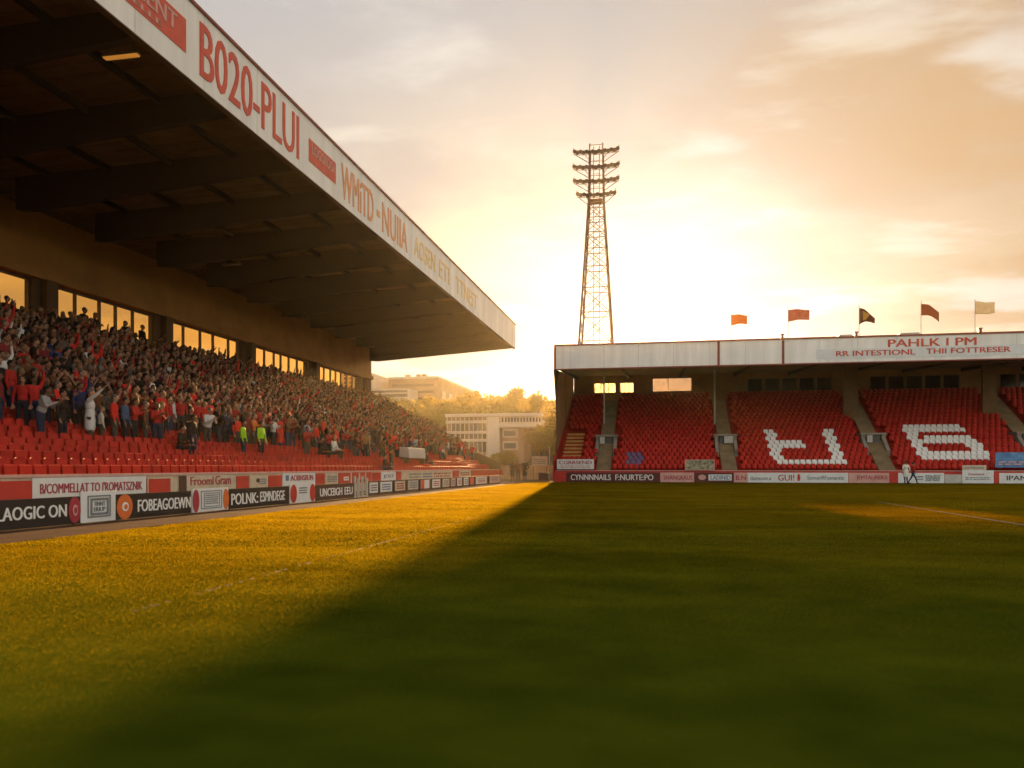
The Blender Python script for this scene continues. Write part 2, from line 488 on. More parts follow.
FX = -13.1                                    # fascia plane
FZ0, FZ1 = 12.35, 14.55
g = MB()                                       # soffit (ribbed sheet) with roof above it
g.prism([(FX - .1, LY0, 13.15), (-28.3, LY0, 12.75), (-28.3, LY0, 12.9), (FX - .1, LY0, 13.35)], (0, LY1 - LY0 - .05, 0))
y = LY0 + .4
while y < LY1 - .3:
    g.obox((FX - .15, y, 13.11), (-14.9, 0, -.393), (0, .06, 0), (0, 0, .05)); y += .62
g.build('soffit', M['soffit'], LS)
g = MB(); g.prism([(FX + .05, LY0, 14.45), (-28.5, LY0, 13.2), (-28.5, LY0, 13.32), (FX + .05, LY0, 14.6)], (0, LY1 - LY0, 0))
g.build('roof', M['roof'], LS)
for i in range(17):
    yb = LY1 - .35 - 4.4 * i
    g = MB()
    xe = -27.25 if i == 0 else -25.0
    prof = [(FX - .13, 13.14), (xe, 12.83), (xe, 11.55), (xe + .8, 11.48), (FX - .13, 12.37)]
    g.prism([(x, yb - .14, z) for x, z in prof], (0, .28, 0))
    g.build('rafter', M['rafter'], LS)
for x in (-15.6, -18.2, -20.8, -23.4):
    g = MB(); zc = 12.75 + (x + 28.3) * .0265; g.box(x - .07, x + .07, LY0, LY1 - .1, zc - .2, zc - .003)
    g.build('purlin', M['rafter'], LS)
for (x, y) in ((-14.0, 18.3), (-22.6, 38.3)):
    lit = (x, y) == (-14.0, 18.3)
    g = MB(); g.box(x - .55, x + .55, y - .09, y + .09, 12.26, 12.34); g.box(x - .4, x - .36, y - .02, y + .02, 12.34, 12.9); g.box(x + .36, x + .4, y - .02, y + .02, 12.34, 12.9)
    f = g.build('strip_light', M['lamp'], LS)
    g = MB(); g.box(x - .5, x + .5, y - .07, y + .07, 12.22, 12.26)
    d = g.build('diffuser', M['glow_lamp'] if lit else M['lamp_glass'], f)
    if lit: f['label'] = 'lit amber strip light under the roof'

PF = Plane((FX, 0), (0, 1))
g = MB(); PF.panel(g, LY0, LY1, FZ0, FZ1, -.12, .06)
fas = g.build('fascia', M['fascia'], LS)
g = MB(); PF.panel(g, LY0, LY1 + .05, FZ1, FZ1 + .09, -.14, .12); g.build('edge_trim', M['dark_red'], LS)
g = MB(); PF.panel(g, LY0, LY1, FZ0 - .03, FZ0, -.13, .07); g.build('drip_edge', M['frame'], LS)
for i in range(24):
    u = LY1 - 1.6 - 3.05 * i
    g = MB(); PF.panel(g, u - .012, u + .012, FZ0 + .01, FZ1 - .01, .0605, .0615); g.build('panel_joint', M['canvas'], fas)
def fy(px): return on_x(px, FX)
def fascia_text(s, p0, p1, z0, z1, m):
    g = MB(); PF.text(g, s, fy(p0), fy(p1), z0, z1, .062, .02); g.build('lettering', m, fas)
def fascia_box(u0, u1, s, sub, m, z0=12.98, z1=13.92):
    g = MB(); PF.panel(g, u0, u1, z0, z1, .062, .075); p = g.build('name_panel', m, fas)
    w = u1 - u0
    g = MB(); PF.text(g, s, u0 + w * .1, u1 - w * .08, z0 + .36, z1 - .12, .077, .012)
    g.build('panel_lettering', M['pink'], p); g = MB()
    if sub: PF.text(g, sub, u0 + w * .1, u1 - w * .2, z0 + .1, z0 + .25, .077, .012)
    if sub: g.build('panel_lettering', M['pink'], p)
fascia_box(14.2, 19.7, 'L.MONUMENT', 'CONTMUELLE', M['red_letter'])
fascia_text('B020-PLUI', 198, 297, 12.68, 14.28, M['red_letter'])
fascia_box(27.5, 30.0, 'LOGOSOOI', None, M['red_letter'], 12.98, 13.85)
fascia_text('WMiTD', 340, 372, 12.66, 14.1, M['hazed_orange_letter'])
g = MB(); PF.panel(g, fy(375.5), fy(378.5), 13.2, 13.5, .062, .08); g.build('lettering', M['hazed_orange_letter'], fas)
fascia_text('NUIIA', 381, 406, 12.66, 14.1, M['hazed_orange_letter'])
fascia_text('AOSEN', 413, 434, 12.9, 13.95, M['hazed_ochre_letter'])
fascia_text('ETI', 438, 448, 12.9, 13.95, M['hazed_ochre_letter'])
fascia_text('TTNEST', 455, 476, 12.8, 13.9, M['hazed_ochre_letter'])

g = MB()                                       # raking parapet at the far end of the terrace
g.prism([(LX0 + .1, LY1, .0), (LX0 + .1, LY1, 1.75), (rowx(NROW - 1) - .5, LY1, rowz(NROW - 1) + 1.0), (rowx(NROW - 1) - .5, LY1, 0)], (0, .25, 0))
g.build('end_parapet', M['pillar'], LS)
g = MB(); g.box(-28.3, FX, LY0 - .3, LY0, 0, 14.3); g.build('added_end_wall', M['band'], LS)  # unseen near end, closed with an added wall to darken the interior

# seats of the left stand
def seat_geo():
    b = MB(); n = 6                              # backrest: rounded shell, faces +X
    cols = []
    W, Hh = .195, .40
    for s, zz in ((1, .40), (1, .5), (1, .62), (.98, .72), (.86, .78), (.6, .80)):
        row = []
        for i in range(n + 1):
            t = -1 + 2 * i / n
            row.append((-.02 + .05 * t * t - (zz - .4) * .16, t * W * s, zz))
        cols.append(row)
    vs = [p for r in cols for p in r]; m = n + 1
    back = [(p[0] - .03, p[1], p[2]) for p in vs]
    fs = []
    for j in range(len(cols) - 1):
        for i in range(n):
            a = j * m + i; fs.append((a, a + 1, a + m + 1, a + m)); o = len(vs); fs.append((o + a, o + a + m, o + a + m + 1, o + a + 1))
    rim = [i for i in range(m)] + [j * m + n for j in range(1, len(cols))] + [(len(cols) - 1) * m + i for i in range(n - 1, -1, -1)] + [j * m for j in range(len(cols) - 2, 0, -1)]
    o = len(vs)
    for a, c in zip(rim, rim[1:] + rim[:1]): fs.append((a, o + a, o + c, c))
    b.add(vs + back, fs)
    p = MB()                                     # tipped-up pan with a lip, and bracket
    p.prism([(.06, -.19, .30), (.17, -.19, .36), (.15, -.19, .60), (.11, -.19, .62), (.05, -.19, .36)], (0, .38, 0))
    p.box(-.02, .06, -.04, .04, .02, .34)
    return b, p
SB, SPN = seat_geo()
me_back = SB.mesh('backrest', M['seat'], smooth=True); me_pan = SPN.mesh('seat_pan', M['seat'])
def both(mats):
    b = MB(); b.add(SB.v, SB.f); b.add(SPN.v, SPN.f); return b

cands = []
rest = []
for k in range(NROW):
    y = 7.4 + (k % 2) * .2
    while y < LY1 - .8:
        X = rowx(k)
        d = depth(X, y); px = CX + FPX * (X * CY_ + y * SY_) / d
        if px > -260 and d > 0:
            (cands if k < 3 and px > -15 else rest).append((d, k, X, y, px))
        y += .465
cands.sort()
rest += cands[300:]
rown = ['lowest row', 'second row', 'third row']
def wall_zone(px):
    for lim, s in ((33, 'above the leftmost red panel'), (90, "above the long white sign's left half"), (145, "above the long white sign's right half"),
                   (178, 'above the red panel right of the long sign'), (233, 'above the faded pink sign'), (282, 'above the cream crest panel'),
                   (316, 'above the short white sign'), (352, 'above the white square outline'), (2000, 'toward the far end')):
        if px < lim: return s
for i, (d, k, X, y, px) in enumerate(cands[:300]):
    s = empty('stadium_seat', (X, y, rowz(k)), f'red plastic seat in the {rown[k]}, {wall_zone(px)}', 'seat', f'red seats, {rown[k]}, {wall_zone(px)}')
    for nm, me in (('backrest', me_back), ('seat_pan', me_pan)):
        c = bpy.data.objects.new(nm, me); COL.objects.link(c); c.parent = s

# ------------------------------------------------------------------ boards and wall signs
PW = Plane((LX0, 0), (0, 1))
def u2(P, p0, p1): return P.u_px(p0), P.u_px(p1)

wall = empty('perimeter_wall', (LX0, 40, 0), 'low red and cream wall along the front of the left stand', 'wall'); wall['kind'] = 'thing'
g = MB(); g.box(LX0 - .12, LX0, 8, LY1 + .25, 0, 1.10); g.build('wall_base', M['cream'], wall)
g = MB(); g.box(LX0 - .16, LX0 + .05, 8, LY1 + .25, 1.10, 1.17); g.build('coping', M['pink'], wall)

def bars(P, mb, u0, u1, z0, z1, n, rows):      # illegible small print: broken dark strokes
    rnd = random.Random(int(u0 * 1000))
    for j in range(rows):
        z = z0 + (z1 - z0) * (j + .2) / rows; hh = (z1 - z0) / rows * .55
        u = u0
        while u < u1:
            w = (u1 - u0) * rnd.uniform(.05, .16)
            P.panel(mb, u, min(u1, u + w), z, z + hh, n, n + .008); u += w + (u1 - u0) * rnd.uniform(.02, .05)

def sign(P, name, label, p0, p1, z0, z1, m, items=(), n0=.0, n1=.05, cat='sign', group=None, posts=True, edge=None):
    u0, u1 = u2(P, p0, p1)
    base = P.P((u0 + u1) / 2, 0, n0)
    r = empty(name, base, label, cat, group)
    g = MB(); P.panel(g, u0, u1, z0, z1, n0, n1); g.build('panel', m, r, bevel=.008)
    if edge:
        g = MB(); P.ring(g, u0, u1, z0, z1, .035, n1, n1 + .015); g.build('border', edge, r)
    if posts:
        for uu in (u0 + .12, u1 - .12):
            g = MB(); P.panel(g, uu - .03, uu + .03, 0, z1 - .06, n0 - .05, n0 - .002); g.build('post', M['steel'], r)
    W, Hh = u1 - u0, z1 - z0
    for it in items:
        g = MB()
        a, b, c, d = it[1]
        q = (u0 + W * a, u0 + W * b, z0 + Hh * c, z0 + Hh * d)
        lift = it[4] if len(it) > 4 else 0
        if it[0] == 'text': P.text(g, it[3], *q, n1 + .002 + lift, .012); nm = 'lettering'
        elif it[0] == 'disc': P.disc(g, (q[0] + q[1]) / 2, (q[2] + q[3]) / 2, (q[1] - q[0]) / 2, (q[3] - q[2]) / 2, n1 + .002 + lift, n1 + .016 + lift); nm = it[3] or 'emblem'
        elif it[0] == 'ring': P.ring(g, *q, it[3], n1 + .002 + lift, n1 + .014 + lift); nm = 'printed_frame'
        elif it[0] == 'panel': P.panel(g, *q, n1 + .002 + lift, n1 + .014 + lift); nm = it[3] or 'patch'
        elif it[0] == 'bars': bars(P, g, *q, n1 + .002 + lift, it[3]); nm = 'small_print'
        g.build(nm, it[2], r)
    return r
ZW0, ZW1 = .56, 1.09
W_ = lambda *a, **k: sign(PW, *a, n0=.006, n1=.04, posts=False, **k)
W_('sign_panel', 'plain red wall panel at the left edge beside the long white sign', -25, 31, ZW0, ZW1 - .06, M['red'], cat='panel', group='red wall panels')
W_('fixed_sign', 'long white wall sign with one line of crooked red lettering', 31, 145, ZW0, ZW1, M['white_board'],
   [('text', (.055, .955, .27, .74), M['crimson'], "B/COMMELLAT TO I'ROMATSZNIK")])
W_('sign_panel', 'plain red wall panel just right of the long white sign', 146, 170, ZW0, ZW1 - .05, M['red'], cat='panel', group='red wall panels', edge=M['cream'])
W_('fixed_sign', 'faded pink wall sign with blurred dark red lettering', 177.5, 231, ZW0, ZW1, M['cream'],
   [('panel', (0, .13, .02, .98), M['brown_board'], 'dark_end'), ('text', (.2, .62, .38, .9), M['crimson'], 'Frooml'), ('text', (.66, .97, .38, .95), M['crimson'], 'Gram')])
W_('sign_panel', 'red wall panel left of the cream crest panel', 236, 248, ZW0, ZW1 - .06, M['red'], cat='panel', group='red wall panels')
W_('fixed_sign', 'cream wall panel with a small dark crest between two red panels', 249, 267, ZW0, ZW1 - .06, M['cream'],
   [('disc', (.34, .52, .45, .8), M['dark_letter'], 'crest'), ('bars', (.5, .9, .3, .8), M['grey_print'], 3)], cat='panel')
W_('sign_panel', 'red wall panel between the cream crest panel and the white sign', 268, 281, ZW0, ZW1 - .06, M['red'], cat='panel', group='red wall panels')
W_('fixed_sign', 'white wall sign with a short line of bold red letters', 282, 314.5, ZW0, ZW1 + .02, M['white_board'],
   [('text', (.08, .16, .44, .84), M['blue_print'], 'I'), ('text', (.22, .92, .42, .84), M['crimson'], 'AOBNSBUN')])
W_('sign_panel', 'red wall panel right of the white sign with bold red letters', 315, 324, ZW0, ZW1 - .02, M['red'], cat='panel', group='red wall panels')
W_('fixed_sign', 'cream wall panel with grey scribbled print', 325, 337.5, ZW0, ZW1 - .02, M['cream'], [('bars', (.1, .9, .2, .8), M['grey_print'], 4)], cat='panel')
W_('sign_panel', 'red wall panel with a small white square outline', 338, 350, ZW0, ZW1 - .02, M['red'],
   [('ring', (.4, .8, .3, .65), M['letter_white'], .07)], cat='panel')
W_('sign_panel', 'red wall panel with two pale uprights near the barrier posts', 352, 371, ZW0, ZW1, M['red'],
   [('panel', (.3, .36, .05, .95), M['cream'], 'upright'), ('panel', (.62, .68, .05, .95), M['cream'], 'upright')], cat='panel')
W_('sign_panel', 'red wall panel left of the small white square sign', 372, 380, ZW0, ZW1 - .03, M['red'], cat='panel', group='red wall panels')
W_('fixed_sign', 'small white square sign on the wall below two seated dark figures', 381, 395, ZW0, ZW1 + .05, M['white_board'], [('text', (.12, .88, .25, .65), M['grey_print'], 'JOST')])
W_('sign_panel', 'narrow red wall panel right of the small white square sign', 396, 400.5, ZW0, ZW1, M['red'], cat='panel', group='red wall panels')
W_('fixed_sign', 'long cream wall sign with a row of small grey pictures', 401.5, 452, ZW0, ZW1, M['cream'],
   [('bars', (.12, .32, .15, .85), M['grey_print'], 2), ('bars', (.36, .54, .15, .85), M['blue_print'], 2), ('bars', (.58, .95, .15, .85), M['crimson'], 2)])
W_('sign_panel', 'red wall panel right of the long cream picture sign', 452.5, 458.5, ZW0, ZW1, M['red'], cat='panel', group='red wall panels')
W_('fixed_sign', 'cream wall panel with a red scrawl near the far end of the wall', 459, 470, ZW0, ZW1, M['cream'], [('bars', (.1, .9, .2, .8), M['crimson'], 2)], cat='panel')
W_('sign_panel', 'longest red wall panel, at the far end of the wall', 471, 503, ZW0, ZW1, M['red'], cat='panel', group='red wall panels')

PB = Plane((-13.5, 14), (.025, 1))
BD = lambda *a, **k: sign(PB, *a, cat='advertising board', **k)
Z1 = .66
BD('advertising_board', 'black advertising board reading LAOGIC ON with a red roundel at its right end', -45, 78.5, .02, Z1, M['black'],
   [('text', (.28, .865, .3, .74), M['letter_white'], 'LAOGIC ON'), ('disc', (.885, .999, .03, .99), M['crimson'], 'roundel'), ('disc', (.92, .965, .3, .7), M['pink'], 'emblem', .016), ('disc', (.93, .955, .38, .62), M['crimson'], 'emblem', .032)])
BD('sponsor_panel', 'white panel with a grey framed block of print between red and orange roundels', 79, 114, .02, .76, M['white_board'],
   [('ring', (.18, .84, .15, .87), M['grey_print'], .035), ('ring', (.26, .78, .22, .78), M['grey_print'], .06), ('text', (.36, .68, .52, .66), M['grey_print'], 'TINNT'), ('text', (.36, .68, .34, .48), M['grey_print'], 'ERIUP')])
BD('advertising_board', 'black advertising board reading FOBEAGOEWN with an orange roundel at its left end', 114.5, 189.5, .02, Z1, M['black'],
   [('text', (.26, .99, .25, .74), M['letter_white'], 'FOBEAGOEWN'), ('disc', (.004, .19, .0, .99), M['orange'], 'roundel'), ('disc', (.06, .135, .32, .68), M['letter_white'], 'emblem', .016), ('disc', (.08, .118, .4, .6), M['orange'], 'emblem', .032)])
BD('sponsor_panel', 'raised white panel of lined print with red left edge and orange right edge', 191, 227, .02, .71, M['white_board'],
   [('disc', (.0, .17, .0, .97), M['crimson'], 'roundel'), ('disc', (.84, 1., .02, .95), M['orange'], 'roundel'), ('ring', (.22, .8, .12, .9), M['grey_print'], .025), ('ring', (.3, .74, .2, .8), M['grey_print'], .02), ('bars', (.34, .7, .3, .74), M['grey_print'], 5)])
BD('advertising_board', 'dark brown advertising board reading POLNK ESMNDEGE', 227.8, 288, .02, Z1, M['black'],
   [('text', (.03, .44, .2, .76), M['letter_white'], 'POLNK:'), ('text', (.48, .91, .24, .78), M['letter_white'], 'ESMNDEGE')])
BD('sponsor_panel', 'white upright panel with grey print flanked by two curved red ends', 289, 314, .02, .74, M['white_board'],
   [('disc', (.0, .24, .02, .95), M['red'], 'roundel'), ('disc', (.77, 1., .02, .95), M['red'], 'roundel'), ('bars', (.34, .66, .45, .82), M['grey_print'], 3)])
BD('advertising_board', 'dark brown advertising board reading UNCEBGH EEU in small letters', 314.6, 353, .02, Z1, M['brown_board'],
   [('text', (.1, .66, .25, .75), M['letter_white'], 'UNCEBGH'), ('text', (.73, .95, .25, .75), M['letter_white'], 'EEU')])
b0 = PB.P((PB.u_px(354) + PB.u_px(366)) / 2, 0, .1)
r = empty('barrier_gate', b0, 'small gate of pale uprights in the gap between brown boards', 'gate')
for i, p in enumerate((354.5, 358, 362, 366.5)):
    u = PB.u_px(p); g = MB(); PB.panel(g, u - .05, u + .05, 0, .85 if i % 2 else .95, -.03, .06); g.build('upright', M['canvas'], r, bevel=.01)
g = MB(); PB.panel(g, PB.u_px(354.5), PB.u_px(366.5), .72, .78, -.06, -.031); PB.panel(g, PB.u_px(354.5), PB.u_px(366.5), .2, .26, -.06, -.031); g.build('rail', M['steel'], r)
far = [(367.5, 377.5, 'white upright panel', 'bars', M['white_board']), (378, 392, 'faint white panel', 'bars', M['white_board']), (393, 405, 'cream and grey poster', 'bars', M['cream']),
       (406, 418, 'grey poster', 'bars', M['canvas']), (419, 429, 'half red half white poster', 'split', M['white_board']), (430.5, 440, 'white poster', 'bars', M['white_board']),
       (441, 449, 'cream poster', 'bars', M['cream']), (450, 455, 'small red poster', 'bars', M['pink']), (456, 461.5, 'pale blue poster', 'bars', M['white_board']), (462.5, 468, 'blue printed poster', 'bars', M['white_board']),
       (469, 473.5, 'red poster', 'plain', M['red_letter']), (474, 487, 'triple poster', 'bars', M['white_board']), (488, 500, 'striped blue and red poster', 'bars', M['pink'])]
for i, (a, b, s, kd, m) in enumerate(far):
    it = [('panel', (.09, .91, .2, .9), m, 'poster')]
    if kd == 'bars': it.append(('bars', (.2, .8, .3, .8), (M['grey_print'], M['blue_print'], M['crimson'])[i % 3], 3, .016))
    if kd == 'split': it.append(('panel', (.09, .4, .2, .9), M['red_letter'], 'patch', .016))
    prev = far[i - 1][2] if i else 'pale barrier gate'
    BD('advertising_board', f'brown framed board with a {s}, right after the {prev}', a, b, .02, Z1 + .04, M['brown_board'], it)

# ------------------------------------------------------------------ FAR STAND
FY0 = 69.9                                     # fascia plane; boards at 69.2
FL, FR = -9.2, 40.0
TR, TD, TH = 22, .65, .365
def fry(r): return 71.0 + TD * r
def frz(r): return .85 + TH * r
aisles = [(-5.55, -4.25), (5.6, 6.9), (18.6, 19.95), (31.5, 32.9)]
FS = empty('grandstand', (12, 78, 0), 'far red seated stand facing the camera with pale fascia and flags', 'grandstand')
g = MB()
prof = [(70.3, 0), (70.3, frz(0))]
for r in range(TR):
    ya = fry(r) - .28
    if r: prof += [(ya, frz(r - 1)), (ya, frz(r))]
prof += [(86.4, frz(TR - 1)), (86.4, 0)]
g.prism([(FL, y, z) for y, z in prof][::-1], (FR - FL, 0, 0))
g.build('terrace', M['red_step'], FS)
BYW = 86.0
# back wall with openings
wz0, wz1 = 8.75, 11.2
ops = [(-7.0, -4.55, 9.5, 10.65), (-4.2, -2.6, 9.5, 10.65), (-.6, 3.6, 9.55, 11.05)]
g = MB()
xs = FL
for (a, b, c, d) in ops:
    g.box(xs, a, BYW, BYW + .25, 7.5, wz1 + .5); g.box(a, b, BYW, BYW + .25, 7.5, c); g.box(a, b, BYW, BYW + .25, d, wz1 + .5); xs = b
g.box(xs, FR, BYW, BYW + .25, 7.5, wz1 + .5)
g.build('back_wall', M['backwall'], FS)
for (a, b, c, d) in ops:
    g = MB(); P_ = Plane((0, BYW), (1, 0)); P_.ring(g, a, b, c, d, .06, -.15, -.02)
    n = 3 if b - a < 3 else 5
    for i in range(1, n):
        if c < 9.54 or i == 2: g.box(a + (b - a) * i / n - .03, a + (b - a) * i / n + .03, BYW + .05, BYW + .1, c + .06, d - .06)
    f = g.build('window_opening', M['frame'], FS)
    g = MB(); g.box(a + .05, b - .05, BYW + .07, BYW + .08, c + .05, d - .05); g.build('pane', M['frosted'] if a < -2 else M['glass_pale'], f)
x = 9.4
while x < FR - 2:
    if not any(a - .9 < x + .8 < b + .9 for a, b in aisles):
        g = MB(); Plane((0, BYW), (1, 0)).ring(g, x, x + 1.5, 9.3, 10.75, .07, .0, .06); f = g.build('window', M['frame'], FS)
        g = MB(); g.box(x + .05, x + 1.45, BYW - .03, BYW - .015, 9.35, 10.7); g.build('pane', M['glass_dim'], f)
    x += 1.75
RF0, RB0 = 10.25, 11.5
g = MB(); g.prism([(FL, FY0 + .1, RF0 + .1), (FL, 87.2, RB0), (FL, 87.2, RB0 + .2), (FL, FY0 + .1, RF0 + .3)], (FR - FL, 0, 0)); g.build('soffit', M['soffit'], FS)
g = MB(); g.prism([(FL, FY0 + .05, 12.2), (FL, 87.4, 12.0), (FL, 87.4, 12.12), (FL, FY0 + .05, 12.32)], (FR - FL, 0, 0)); g.build('roof', M['roof'], FS)
PFF = Plane((0, FY0), (1, 0))
g = MB(); PFF.panel(g, FL, FR, RF0, 12.3, -.1, .05); ffas = g.build('fascia', M['fascia'], FS)
g = MB(); PFF.panel(g, FL - .05, FR, 12.3, 12.44, -.2, .12); PFF.panel(g, FL, FR, RF0 - .1, RF0, -.12, .08)
for px in (555, 718.5, 783):
    u = on_y(px, FY0); PFF.panel(g, u - .1, u + .1, RF0, 12.3, .052, .09)
g.build('edge_trim', M['dark_red'], FS)
g = MB()
for i in range(16):
    u = FL + 1.4 + 3.05 * i
    g = MB(); PFF.panel(g, u - .012, u + .012, RF0 + .01, 12.29, .0505, .0515); g.build('panel_joint', M['canvas'], ffas)
g = MB()
for px in (603.5,): 
    u = on_y(px, FY0); PFF.panel(g, u - .02, u + .02, RF0 + .02, 12.28, .052, .06)
PFF.panel(g, on_y(816, FY0), on_y(1035, FY0), RF0 + .28, RF0 + 1.12, .052, .075); g.build('name_panel', M['white_board'], ffas)
g = MB(); PFF.text(g, 'PAHLK I PM', on_y(888, FY0), on_y(976, FY0), 11.42, 12.06, .055, .03); g.build('lettering', M['red_letter'], ffas)
g = MB(); PFF.text(g, 'RR INTESTIONL', on_y(836, FY0), on_y(915, FY0), 10.75, 11.2, .078, .03); g.build('lettering', M['red_letter'], ffas)
g = MB(); PFF.text(g, 'THII FOTTRESER', on_y(926, FY0), on_y(1010, FY0), 10.78, 11.22, .078, .03)
g.build('lettering', M['red_letter'], ffas)
# end screens
for xe in (FL,):
    g = MB(); g.prism([(xe, 70.3, 0), (xe, 70.3, 1.9), (xe, 86.4, frz(TR - 1) + 1.2), (xe, 86.4, 0)], (-.2, 0, 0)); g.build('end_parapet', M['red_step'], FS)
    g = MB(); g.prism([(xe - .02, FY0 + .1, RF0), (xe - .02, 70.8, 9.0), (xe - .02, 71.5, 7.6), (xe - .02, 71.8, 7.6), (xe - .02, 71.6, 9.0), (xe - .02, 73.0, RF0 + .2)], (-.14, 0, 0)); g.build('roof_bracket', M['pillar'], FS)
    g = MB(); g.prism([(xe - .05, 71.9, 2.9), (xe - .05, 71.7, 9.0), (xe - .05, 73.0, RF0 + .2), (xe - .05, 86.2, RB0 - .05), (xe - .05, 86.2, frz(TR - 1) + 1.0)], (-.08, 0, 0)); g.build('end_screen', M['backwall'], FS)
    for yy in (71.6, 78.5, 85.6):
        g = MB(); g.tube((xe - .09, yy, 1.0), .07, (xe - .09, yy, RF0 + (yy - 70) * .078), .07); g.build('end_post', M['pillar'], FS)
# stairs in the aisles, vomitories, columns
for i, (a, b) in enumerate(aisles):
    g = MB()
    for r in range(TR - 1):
        y0 = fry(r) - .28
        g.box(a, b, y0 + .003, y0 + TD, frz(r) + .003, frz(r) + TH / 2); g.box(a, b, y0 + .33, y0 + TD - .004, frz(r) + TH / 2, frz(r) + TH + .002)
    g.build('stair', M['stair'], FS)
    yv = 75.4; zt = frz(int((yv - 71) / TD))
    g = MB()
    g.box(a - .35, a - .02, yv, yv + 2.6, zt - .3, zt + 1.25); g.box(b + .02, b + .35, yv, yv + 2.6, zt - .3, zt + 1.25)
    g.box(a - .45, b + .45, yv - .1, yv + 2.7, zt + 1.25, zt + 1.42); g.box(a - .02, b + .02, yv + 2.2, yv + 2.5, zt - .3, zt + 1.25)
    for s, xx in ((-1, a - .35), (1, b + .05)):
        g.prism([(xx, yv, zt - .3), (xx, yv - 1.5, zt - .9), (xx, yv - 1.5, zt - .2), (xx, yv, zt + .95)], (.3, 0, 0))
    v = g.build('vomitory', M['concrete'], FS)
    g = MB(); g.box(a + .12, b - .12, yv + .12, yv + .2, zt - .25, zt + 1.2); g.build('doorway', M['dark_window'], v)  # dark panel put in for the shade inside the opening
    g = MB(); g.box(a + .5 if i % 2 else a + .05, b if i % 2 else a + .5, yv - .35, yv - .12, zt + .55, zt + 1.2); g.build('hatch', M['canvas'], v)
for px, w in ((604, .12), (714.5, .12), (852.5, 1.35), (992.5, 1.2)):
    yy = 79.3; u = on_y(px, yy)
    r = int((yy - 71) / TD)
    g = MB()
    if w > .2: g.box(u - w / 2, u + w / 2, yy + .6, yy + 1.0, frz(r), RB0 - .4)
    else: g.tube((u, yy, frz(r) - .3), w * .75, (u, yy, RF0 + .75), w * .75, n=10)
    g.build('column', M['pier'] if w > .2 else M['canvas'], FS)
for k in range(9):
    u = FL + .3 + k * 5.6
    g = MB(); g.prism([(u, FY0 + .12, RF0 - .05), (u, 86.9, RB0 - .02), (u, 86.9, RB0 - .4), (u, FY0 + .12, RF0 - .45 + .38)], (.2, 0, 0)); g.build('rafter', M['rafter'], FS)
g = MB(); g.box(FL - .02, FR, 70.12, 70.3, 0, 1.0); g.build('front_wall', M['red'], FS)
g = MB(); g.box(FL, FR, 70.08, 70.34, 1.0, 1.06); g.build('coping', M['pink'], FS)

# far stand seats: white letters and violet patch are individuals, the red ones one mass
SM = both(None); sv = np.array(SM.v); sv = np.stack([sv[:, 1], -sv[:, 0], sv[:, 2]], 1); sv[:, 0] *= 1.06  # face -Y
def tri(fs):
    out = []
    for f in fs:
        for i in range(1, len(f) - 1): out.append((f[0], f[i], f[i + 1]))
    return np.array(out)
stri = tri(SM.f)
# a lighter seat for the mass: back plate and pan
lo = MB(); lo.prism([(-.21, .0, .4), (.21, .0, .4), (.21, .05, .70), (.15, .06, .8), (-.15, .06, .8), (-.21, .05, .70)], (0, .035, 0)); lo.prism([(-.19, -.17, .33), (-.19, -.13, .6), (-.19, -.10, .6), (-.19, -.03, .36), (-.19, -.05, .30)], (.38, 0, 0))
lv, lf = np.array(lo.v), tri(lo.f)
strokes = [('left upright of the broken white letter', 9.95, 10.95, 2.4, 9.9), ('short crossbar of the broken white letter', 10.95, 13.1, 5.4, 6.6), ('right upright of the broken white letter', 15.0, 16.0, 1.9, 9.9), ('foot bar of the broken white letter', 10.5, 16.0, .9, 2.0),
           ('top bar of the white figure like a six', 22.1, 27.4, 9.1, 11.1), ('left upright of the white figure like a six', 22.1, 23.15, 3.9, 9.1), ('middle bar of the white figure like a six', 23.3, 27.5, 5.9, 7.6), ('right upright of the white figure like a six', 26.6, 27.7, 3.9, 5.9), ('bottom bar of the white figure like a six', 22.3, 27.7, 1.9, 3.9)]
me_w = SM.mesh('white_seat', M['seat_white']); me_w.vertices.foreach_set('co', sv.astype(np.float32).ravel())
me_b = me_w.copy(); me_b.materials.clear(); me_b.materials.append(M['seat_blue'])
mass_f = []
for r in range(TR):
    x = FL + .4 + (r % 2) * .24
    while x < FR - .3:
        if not any(a - .3 < x < b + .3 for a, b in aisles) and not (any(a - .65 < x < b + .65 for a, b in aisles) and 5 <= r <= 10):
            st = next((s for s in strokes if s[1] <= x <= s[2] and s[3] <= r + .5 <= s[4]), None)
            gold = -9.0 < x < -7.05 and 3 <= r <= 10
            if st:
                o = link('white_seat', me_w, (x, fry(r), frz(r))); tag(o, f'white plastic seat in the {st[0]}', 'white seat', 'white seats, ' + st[0])
            elif -2.9 < x < -1.4 and .5 <= r <= 3.5:
                o = link('violet_seat', me_b, (x, fry(r), frz(r))); tag(o, 'dull violet seat in the small crest patch under the sun glare', 'violet seat', 'violet seats in the crest patch')
            elif not gold:
                mass_f.append((x, fry(r), frz(r)))
        x += .49
PV = np.array(mass_f)
V1 = (PV[:, None, :] + lv[None]).reshape(-1, 3); F1 = (np.arange(len(PV))[:, None, None] * len(lv) + lf[None]).reshape(-1, 3)
lv2 = np.stack([-lv[:, 1], lv[:, 0], lv[:, 2]], 1)
PL = np.array([(X, y, rowz(k)) for d, k, X, y, px in rest])
V2 = (PL[:, None, :] + lv2[None]).reshape(-1, 3); F2 = (np.arange(len(PL))[:, None, None] * len(lv) + lf[None]).reshape(-1, 3) + len(V1)
tag(link('stadium_seats', np_mesh('stadium_seats', np.concatenate([V1, V2]), np.concatenate([F1, F2]), [M['seat']])), 'rows upon rows of red plastic seats filling the far stand and the left terrace', 'seats', kind='stuff')
g = MB()
